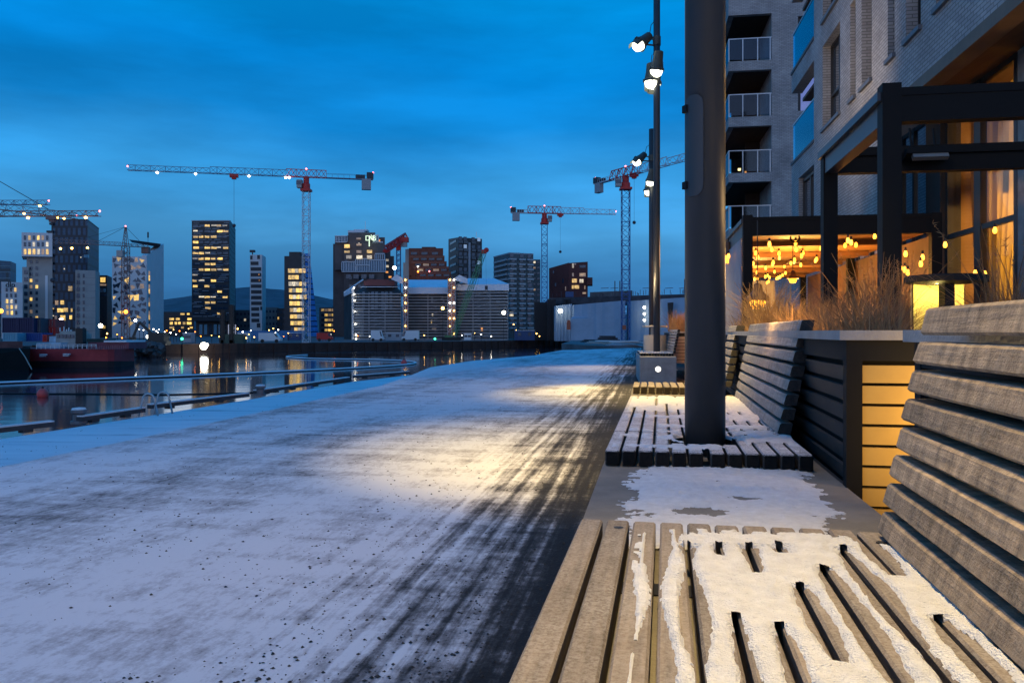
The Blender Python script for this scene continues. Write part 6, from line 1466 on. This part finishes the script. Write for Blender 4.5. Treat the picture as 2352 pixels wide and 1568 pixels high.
# the room behind it
s = FB(); a, c = 9.0, 17.4; s.fb(a, c, -7.2, -7.0, 0, 5.8); s.fb(c, c+.2, -7.0, OFF-.3, 0, 5.8); s.fb(a-.2, a, -7.0, OFF-.3, 0, 5.8); s.fb(a, c, -7.0, OFF-.1, .0, .05); s.build('lounge_wall', M('warm_wall', (.3, .17, .07), .8, var=.35, scale=.8), fac)
s = FB()
for k in range(5): s.fb(10+k*1.5, 10.25+k*1.5, -6.8, OFF-.4, 3.6, 3.9)
s.fb(10, 17, -4.2, -4.0, 0, 2.9); s.fb(10.5, 16.5, -3.2, -2.6, .06, .85); s.build('lounge_beam', M('dark_beam', (.07, .04, .02), .7, var=.3), fac)
curtm = M('olive_curtain', (.3, .2, .06), .85, var=.2, scale=3, stretch=(3, 3, .3))
t_ = curtm.node_tree; trn = t_.nodes.new('ShaderNodeBsdfTranslucent'); trn.inputs[0].default_value = (.5, .36, .12, 1); msh = t_.nodes.new('ShaderNodeMixShader'); msh.inputs[0].default_value = .7
t_.links.new(t_.nodes['Principled BSDF'].outputs[0], msh.inputs[1]); t_.links.new(trn.outputs[0], msh.inputs[2]); t_.links.new(msh.outputs[0], t_.nodes['Material Output'].inputs[0])
def curtain(ua, ub, ua2, ub2, seed):
    b = MB(); g = random.Random(seed); n, mz = 44, 16; vs = []
    for j in range(mz+1):
        f = j/mz; z = .1+5.5*f; pinch = math.sin(min(1, f*1.15)*math.pi*.5)
        d0 = gd(ua2)+(gd(ua)-gd(ua2))*pinch; d1 = gd(ub2)+(gd(ub)-gd(ub2))*pinch
        for i in range(n+1): q = i/n; vs.append(fpt(d0+(d1-d0)*q, OFF-.35+.07*math.sin(q*38+seed)+.03*math.sin(q*83+f*2), z))
    b.add(vs, [(j*(n+1)+i, j*(n+1)+i+1, (j+1)*(n+1)+i+1, (j+1)*(n+1)+i) for j in range(mz) for i in range(n)])
    return tag(b.build('curtain', curtm, None, smooth=True), None, None)
tag(curtain(2190, 2238, 2215, 2238, 1), 'olive gold curtain hanging straight left of the window mullion', 'curtain', 'curtains in the lounge window')
tag(curtain(2238, 2312, 2240, 2262, 2), 'olive gold curtain gathered into a slanting drape right of the window mullion', 'curtain', 'curtains in the lounge window')
wingglass = balglass.copy(); wingglass.name = 'wing_glass'
for n_ in wingglass.node_tree.nodes:
    if n_.type == 'BSDF_GLOSSY': n_.inputs[0].default_value = (.3, .36, .42, 1)
    if n_.type == 'BSDF_TRANSPARENT': n_.inputs[0].default_value = (.6, .7, .78, 1)
# ================================================================ SECOND WING with corner balconies
wing = thing('balcony_wing', 'tall brick wing with stacked corner balconies behind the thick pole', 'building', (15.4, 44, 0)); E1 = Vector((1/ln_, -KS/ln_, 0))
O_ = Vector((XU(1818, 44), 44, 0)); 
class WB(MB):
    def wb(s, a0, a1, o0, o1, z0, z1):   # a along the front (0 at u=1818, negative to the left), o = depth backwards
        P = lambda a, o, z: Vector((O_.x, O_.y, z))+E1*a+FT*o
        s.hexa([P(a0, o0, z0), P(a1, o0, z0), P(a1, o1, z0), P(a0, o1, z0), P(a0, o0, z1), P(a1, o0, z1), P(a1, o1, z1), P(a0, o1, z1)])
aL = -3.38; aP = -1.06
b = WB(); b.wb(aP, .35, 0, 12, 0, 24); b.wb(2.2, 14, 0, 12, 0, 24)
lev = [ZV(v, 44) for v in (545, 413, 283, 153, 24)]   # undersides of the fascias seen as tops of the dark openings
bandz = [(ZV(v1, 44), ZV(v0, 44)) for v0, v1 in ((534-135, 545-129), (399-1, 413), (268, 283), (136, 156), (5, 26))]
fas = [(ZV(282, 44), ZV(264, 44)), (ZV(153, 44), ZV(135, 44)), (ZV(411, 44), ZV(394, 44)), (ZV(24, 44), ZV(-30, 44)), (ZV(540, 44), ZV(522, 44)), (ZV(670, 44), ZV(652, 44))]
fas.append((ZV(-105, 44), ZV(-125, 44)))
for z0, z1 in fas: b.wb(aL, aP, 0, .3, z0-.1, z1); b.wb(aL, aL+.3, .3, 9, z0-.1, z1); b.wb(.35, 2.2, .004, .3, z0-.35, z1+.2)
b.build('wall', brick, wing)
b = WB()
for z0, z1 in fas: b.wb(aL+.3, aP, .3, 9, z0-.04, z1-.05)
b.build('floor_slab', M('slab_underside', (.05, .03, .02), .8, var=.3), wing)
b = WB(); b.wb(-1.9, aP, 4.2, 4.4, 0, 24); b.wb(aL+1.2, aP, 8.8, 9.0, 0, ZV(270, 44)*1.0+30); b.wb(.36, 2.2, .5, .6, 0, 24); b.build('inner_wall', M('inner_dark_wood', (.05, .03, .02), .8, var=.3, scale=1), wing)
for (z0, z1) in fas:
    b = WB(); zf = z1; b.wb(aL+.02, aP-.02, .02, .035, zf+.08, zf+1.22); b.wb(aL+.02, aL+.035, .05, 8.8, zf+.08, zf+1.22); bo = b.build('balustrade', wingglass, wing)
    b = WB(); b.wb(aL, aP, .0, .06, zf+1.22, zf+1.27); b.wb(aL, aL+.06, .06, 8.8, zf+1.22, zf+1.27)
    for a in (aL+.0, aL+.75, aL+1.55, aP-.1): b.wb(a, a+.05, 0.0, .06, zf, zf+1.22)
    b.build('handrail', steel, bo)
b = WB()
for z0, z1 in fas:
    b.wb(.42, .52, .2, .3, z1+.2, z0+3.0); b.wb(1.25, 1.33, .2, .3, z1+.2, z0+3.0); b.wb(2.1, 2.18, .2, .3, z1+.2, z0+3.0)
wo = b.build('window', brown_trim, wing); b = WB()
for z0, z1 in fas: b.wb(.5, 2.12, .26, .28, z1+.2, z0+2.75)
b.build('pane', M('violet_glass', (.35, .38, .6), .06, metal=.85, var=.1), wo)
for v, m in ((235, lit_o), (352, lit_y)):
    b = WB(); b.wb(-2.35, -2.2, 4.0, 4.15, ZV(v+3, 44), ZV(v-2, 44)); b.build('balcony_light', E('balcony_light', lin(255, 200, 120), 8), wing)
b = WB(); b.wb(-1.95, -1.85, 4.1, 4.18, ZV(392, 44), ZV(356, 44)); b.build('lit_door', lit_o, wing)

# ================================================================ PERGOLAS
pgm = M('pergola_frame', (.009, .0092, .0095), .6, var=.1, spec=.12)
PT = 3.0; PD = Vector((.165, 1, 0)).normalized(); PN = Vector((PD.y, -PD.x, 0))
def pergola(label, o, length, width, top, beamh=.27, post=.14, posts=None, rear=True):
    rz = -math.atan2(PD.x, PD.y); root = thing('pergola', label, 'pergola', (o.x, o.y, 0), rz); pp = []
    for (x, y) in posts or [(0, 0), (0, length), (width, 0), (width, length)]:
        b = MB(); b.box(x, x+post, y, y+post, 0, top+.03 if (x, y) == (0, 0) else top-.002); b.build('post', pgm, root, world=False)
    b = MB(); b.box(post+.002, width-.002, .012, post-.012, top-beamh, top-.01); b.box(post+.002, width-.002, .004, post-.004, top-.07, top-.008); b.build('front_beam', pgm, root, world=False)
    b = MB(); b.box(.012, post-.012, post+.002, length-.002, top-beamh, top-.01); b.box(-.03, .01, post*.2, length+post, top-.1, top-.03); b.build('side_beam', M('side_beam_blue_grey', (.03, .036, .046), .4, var=.1), root, world=False)
    if rear: b = MB(); b.box(post+.002, width-.002, length+.012, length+post-.012, top-beamh, top-.01); b.box(post+.002, width-.002, length-.02, length+.008, top-.1, top-.03); b.build('rear_beam', pgm, root, world=False)
    return root
q1 = at(2027, 762, 6.18); pergA = pergola('near dark steel pergola with a heater under its rear beam', q1, 2.05, 4.6, ZV(200, 6.18), posts=[(0, 0), (0, 2.05), (4.46, 0), (4.46, 2.05)])
# ceiling boards under the near pergola's left bay stay dark
ht = thing('patio_heater', 'flat patio heater with glowing free grille under the near pergola beam', 'heater', at(2128, 360, 7.9)); p = at(2128, 358, 7.95)
b = MB(); b.obox(p+Vector((0, 0, .02)), .42, .16, .07, -.15, R(-20)); b.build('housing', pgm, ht)
b = MB(); b.obox(p+Vector((0, -.07, -.02)), .33, .05, .06, -.15, R(-35)); b.build('grille', M('heater_grille', (.3, .28, .26), .35, metal=.6, var=.2), ht)
b = MB(); b.bar(p+Vector((-.12, .05, .06)), p+Vector((-.12, .1, .3)), .012); b.bar(p+Vector((.12, .05, .06)), p+Vector((.12, .1, .3)), .012); b.build('bracket', pgm, ht)
q2 = at(1707, 762, 12.9); PBt = ZV(498, 12.9); PBw = 3.0
pergB = pergola('far pergola with an orange lit plank ceiling hung with bulbs', q2, 10.5, PBw, PBt, .31, .15, posts=[(0, 0), (PBw-.15, 0), (0, 10.5), (PBw-.15, 10.5), (0, 5.2), (PBw-.15, 5.2)])
plank = M('orange_ceiling_wood', (.42, .22, .08), .6, var=.3, scale=3, stretch=(.7, 12, 1))
b = MB()
for k in range(34): b.box(.16, PBw-.01, .2+.305*k, .2+.305*k+.285, PBt-.24, PBt-.2)
b.build('ceiling', plank, pergB, world=False)
b = MB()
for k in range(5): b = MB(); b.box(.16, PBw-.16, 1.4+2.1*k, 1.5+2.1*k, PBt-.34, PBt-.25); b.build('cross_beam', M('ceiling_batten', (.2, .1, .04), .6, var=.2), pergB, world=False)
b = MB(); b.box(-.02, .0, .16, 5.0, .6, PBt-.34); b.build('side_screen', M('pale_screen', (.3, .29, .33), .7, var=.15, scale=2), pergB, world=False)
# back screens seen below the ceiling
b = MB(); b.box(.3, .95, 10.3, 10.34, .2, PBt-.4); b.box(1.35, 2.1, 10.3, 10.34, .2, PBt-.4); b.build('rear_screen', M('white_screen', (.5, .52, .56), .6, var=.1), pergB, world=False)
# inner partition: dark wood wall with posts lit by the bulbs, right side
b = MB(); b.box(PBw+.02, PBw+.1, .2, 10.4, .1, PBt-.3); b.build('inner_wall', M('inner_brown_wall', (.14, .08, .05), .7, var=.4, scale=2), pergB, world=False)
# string bulbs
bulb_me = None; bl = [(115, 790), (570, 740), (605, 812), (525, 915), (590, 1065), (735, 990), (800, 590), (838, 680), (960, 745), (965, 822), (850, 925), (862, 895), (885, 1055), (1050, 962), (1160, 912), (1205, 885), (1220, 855), (1238, 575), (1250, 680), (1360, 738), (1338, 785), (1325, 940), (1570, 870), (1590, 845), (1660, 660), (770, 1118), (730, 1138), (550, 1175), (600, 1170), (1020, 1110), (1070, 1075), (950, 1155), (980, 1140), (920, 1168), (800, 1150), (620, 1265), (630, 1290), (680, 1245), (720, 1255), (755, 1240), (785, 1220), (720, 1450)]
bulbs = [(1657.7+x/7.297, 478.9+y/7.297) for x, y in bl]+[(1947.6, 551.6), (1941, 563), (1966, 561.7), (1955, 556), (2009, 542), (2080, 582), (2119, 590), (2285, 528), (2171, 561), (2078, 618), (2068, 614), (2085, 625), (2240, 626), (2262, 628), (2115, 605)]
sock = blackmetal; first = None; pos = []
for (u, v) in bulbs:
    d = min(24, F*(1.42+rnd.uniform(-.1, .1))/(V0-v)); d = max(d, 4.0)
    if u > 2040: d = min(d, 11.0)
    pos.append(at(u, v, d))
for p in pos:
    if first is None:
        first = thing('light_bulb', 'small amber string light bulb glowing under the terrace roof', 'light bulb', p, 0, 'amber string light bulbs of the terrace')
        b = MB(); b.lathe([(.001, -.05), (.018, -.044), (.026, -.02), (.025, .004), (.015, .03), (.014, .038)], (0, 0, 0), 12); b.build('glass', warmbulb, first, world=False, smooth=True)
        b = MB(); b.lathe([(.016, .036), (.016, .085), (.001, .088)], (0, 0, 0), 10); b.build('socket', sock, first, world=False)
    else: c = copy_tree(first); c.location = p
def cable(idx, lb):
    pts = []; P = [pos[i]+Vector((0, 0, .085)) for i in idx]
    for a, c in zip(P, P[1:]):
        for k in range(6): f = k/6; pts.append(a.lerp(c, f)+Vector((0, 0, -.06*math.sin(f*math.pi))))
    pts.append(P[-1]); b = MB(); b.tube(pts, .006, 4); tag(b.build('light_cable', blackmetal), lb, 'cable', 'cables of the string lights')
cable([6, 7, 8, 9, 10, 11, 12], 'string light cable sagging through the middle of the orange ceiling'); cable([1, 2, 3, 5, 4, 27], 'string light cable near the left post of the far pergola'); cable([17, 18, 19, 20, 21, 13, 14, 29], 'string light cable right of the middle of the orange ceiling')
# pendant lanterns
def lantern(label, u, v, d, s, zt=None):
    p = at(u, v, d); r = thing('pendant_lantern', label, 'lantern', p); b = MB(); b.lathe([(.001, .2*s), (.04*s, .18*s), (.06*s, .1*s), (.13*s, .03*s), (.13*s, 0), (.1*s, 0)], p, 14); b.build('shade', M('lantern_bronze', (.16, .06, .02), .5, var=.2), r)
    b = MB(); b.lathe([(.001, -.1*s), (.06*s, -.09*s), (.09*s, -.02*s), (.06*s, .02*s)], p, 12); b.build('glass', E('lantern_glow', lin(255, 165, 30), 5), r, smooth=True)
    b = MB(); b.bar(p+Vector((0, 0, .2*s)), p+Vector((0, 0, (zt-p.z) if zt else .9)), .008); b.build('cord', blackmetal, r)
lantern('orange lantern hanging low over the golden grass in the far pergola', 1740, 690, 11.5, 1.3, PBt-.25)
lantern('dark tiered lantern in the middle of the far pergola', 1821, 640, 14.2, .8, PBt-.25)
lantern('orange lantern just right of the thick pole', 1673, 588, 15, 1.4, 2.9)
# wreath ring under the front beam
b = MB(); c_ = at(1826, 546, 13.2); b.tube([c_+Vector((.075*math.cos(a*math.pi/8), 0, .075*math.sin(a*math.pi/8))) for a in range(17)], .014, 6); tag(b.build('wreath', M('wreath_brown', (.05, .03, .02), .9, var=.3)), 'small dark ring wreath hanging from the far pergola beam', 'wreath')
# tables and chairs are hidden by the grass
# ================================================================ LAMPS THAT LIGHT THE PLACE
AMBER = (1, .66, .17); WARM = (1, .68, .36); WHITE = (1, .9, .72)
LT = [
 lamp('SPOT', 'flood_pool', pole1+Vector((-.1, .75, 6.2)), 3700, AMBER, (1.0, 7.2, 0), .12, 50, 1.0),
 lamp('SPOT', 'flood_bench', pole1+Vector((-.1, -.8, 6.2)), 2000, (1, .7, .26), (.5, .2, .6), .12, 46, 1.0),
 lamp('SPOT', 'flood_path', pole1+Vector((-.8, -.1, 6.4)), 520, WARM, (-2.4, 3.6, 0), .12, 100, 1.0),
 lamp('SPOT', 'flood_far_pool', P2+Vector((-.5, -.4, 6.0)), 4800, AMBER, (2.3, 14.6, 0), .12, 46, 1.0),
 lamp('SPOT', 'flood_far_path', P2+Vector((-.8, -.3, 6.2)), 400, WARM, (-1.5, 14, 0), .12, 90, 1.0),
 lamp('SPOT', 'flood_third', P3+Vector((-.5, -.5, 5.4)), 900, WARM, (3.0, 24, 0), .12, 60, 1.0),
 lamp('SPOT', 'flood_facade', P2+Vector((.5, -.2, 6.0)), 520, (1, .75, .5), (9.0, 20, 8), .15, 100, 1.0),
 lamp('SPOT', 'flood_facade', pole1+Vector((.7, .5, 6.3)), 420, (1, .75, .5), (8.5, 13.5, 7.5), .15, 110, 1.0),
 lamp('POINT', 'pergola_glow', Vector((q2.x+1.7, q2.y+2.5, 1.9)), 330, (1, .45, .1), size=.25),
 lamp('POINT', 'pergola_glow', Vector((q2.x+2.3, q2.y+7.0, 1.9)), 330, (1, .45, .1), size=.25),
 lamp('POINT', 'lounge_glow', fpt(14.5, -3.5, 3.2), 620, (1, .55, .14), size=.4),
 lamp('POINT', 'lounge_glow', fpt(11.5, -3.0, 3.6), 240, (1, .55, .14), size=.4),
 lamp('POINT', 'bollard_light', (ml.x-.01, ml.y+.04, ZV(642, 4.2)-.07), 2.6, (1, .74, .22), size=.02),
 lamp('AREA', 'strip_glow', (1.42, 2.3, .82), 3.2, (1, .6, .17), (1.5, 2.75, .8), .35, size_y=.45),
 lamp('POINT', 'grass_glow', at(1775, 700, 4.3), 14, (1, .55, .18), size=.1),  # both grass lights are added to warm the stems, no fixture stands there
 lamp('POINT', 'grass_glow', at(1960, 640, 3.6), 9, (1, .6, .25), size=.1),
 lamp('POINT', 'far_grass_glow', (PC.x+.8, 21.5, 1.9), 12, (1, .6, .2), size=.1),
 lamp('POINT', 'drum_glow', (fl.x-.45, fl.y-.7, 2.0), 45, (1, .7, .35), size=.1),
]
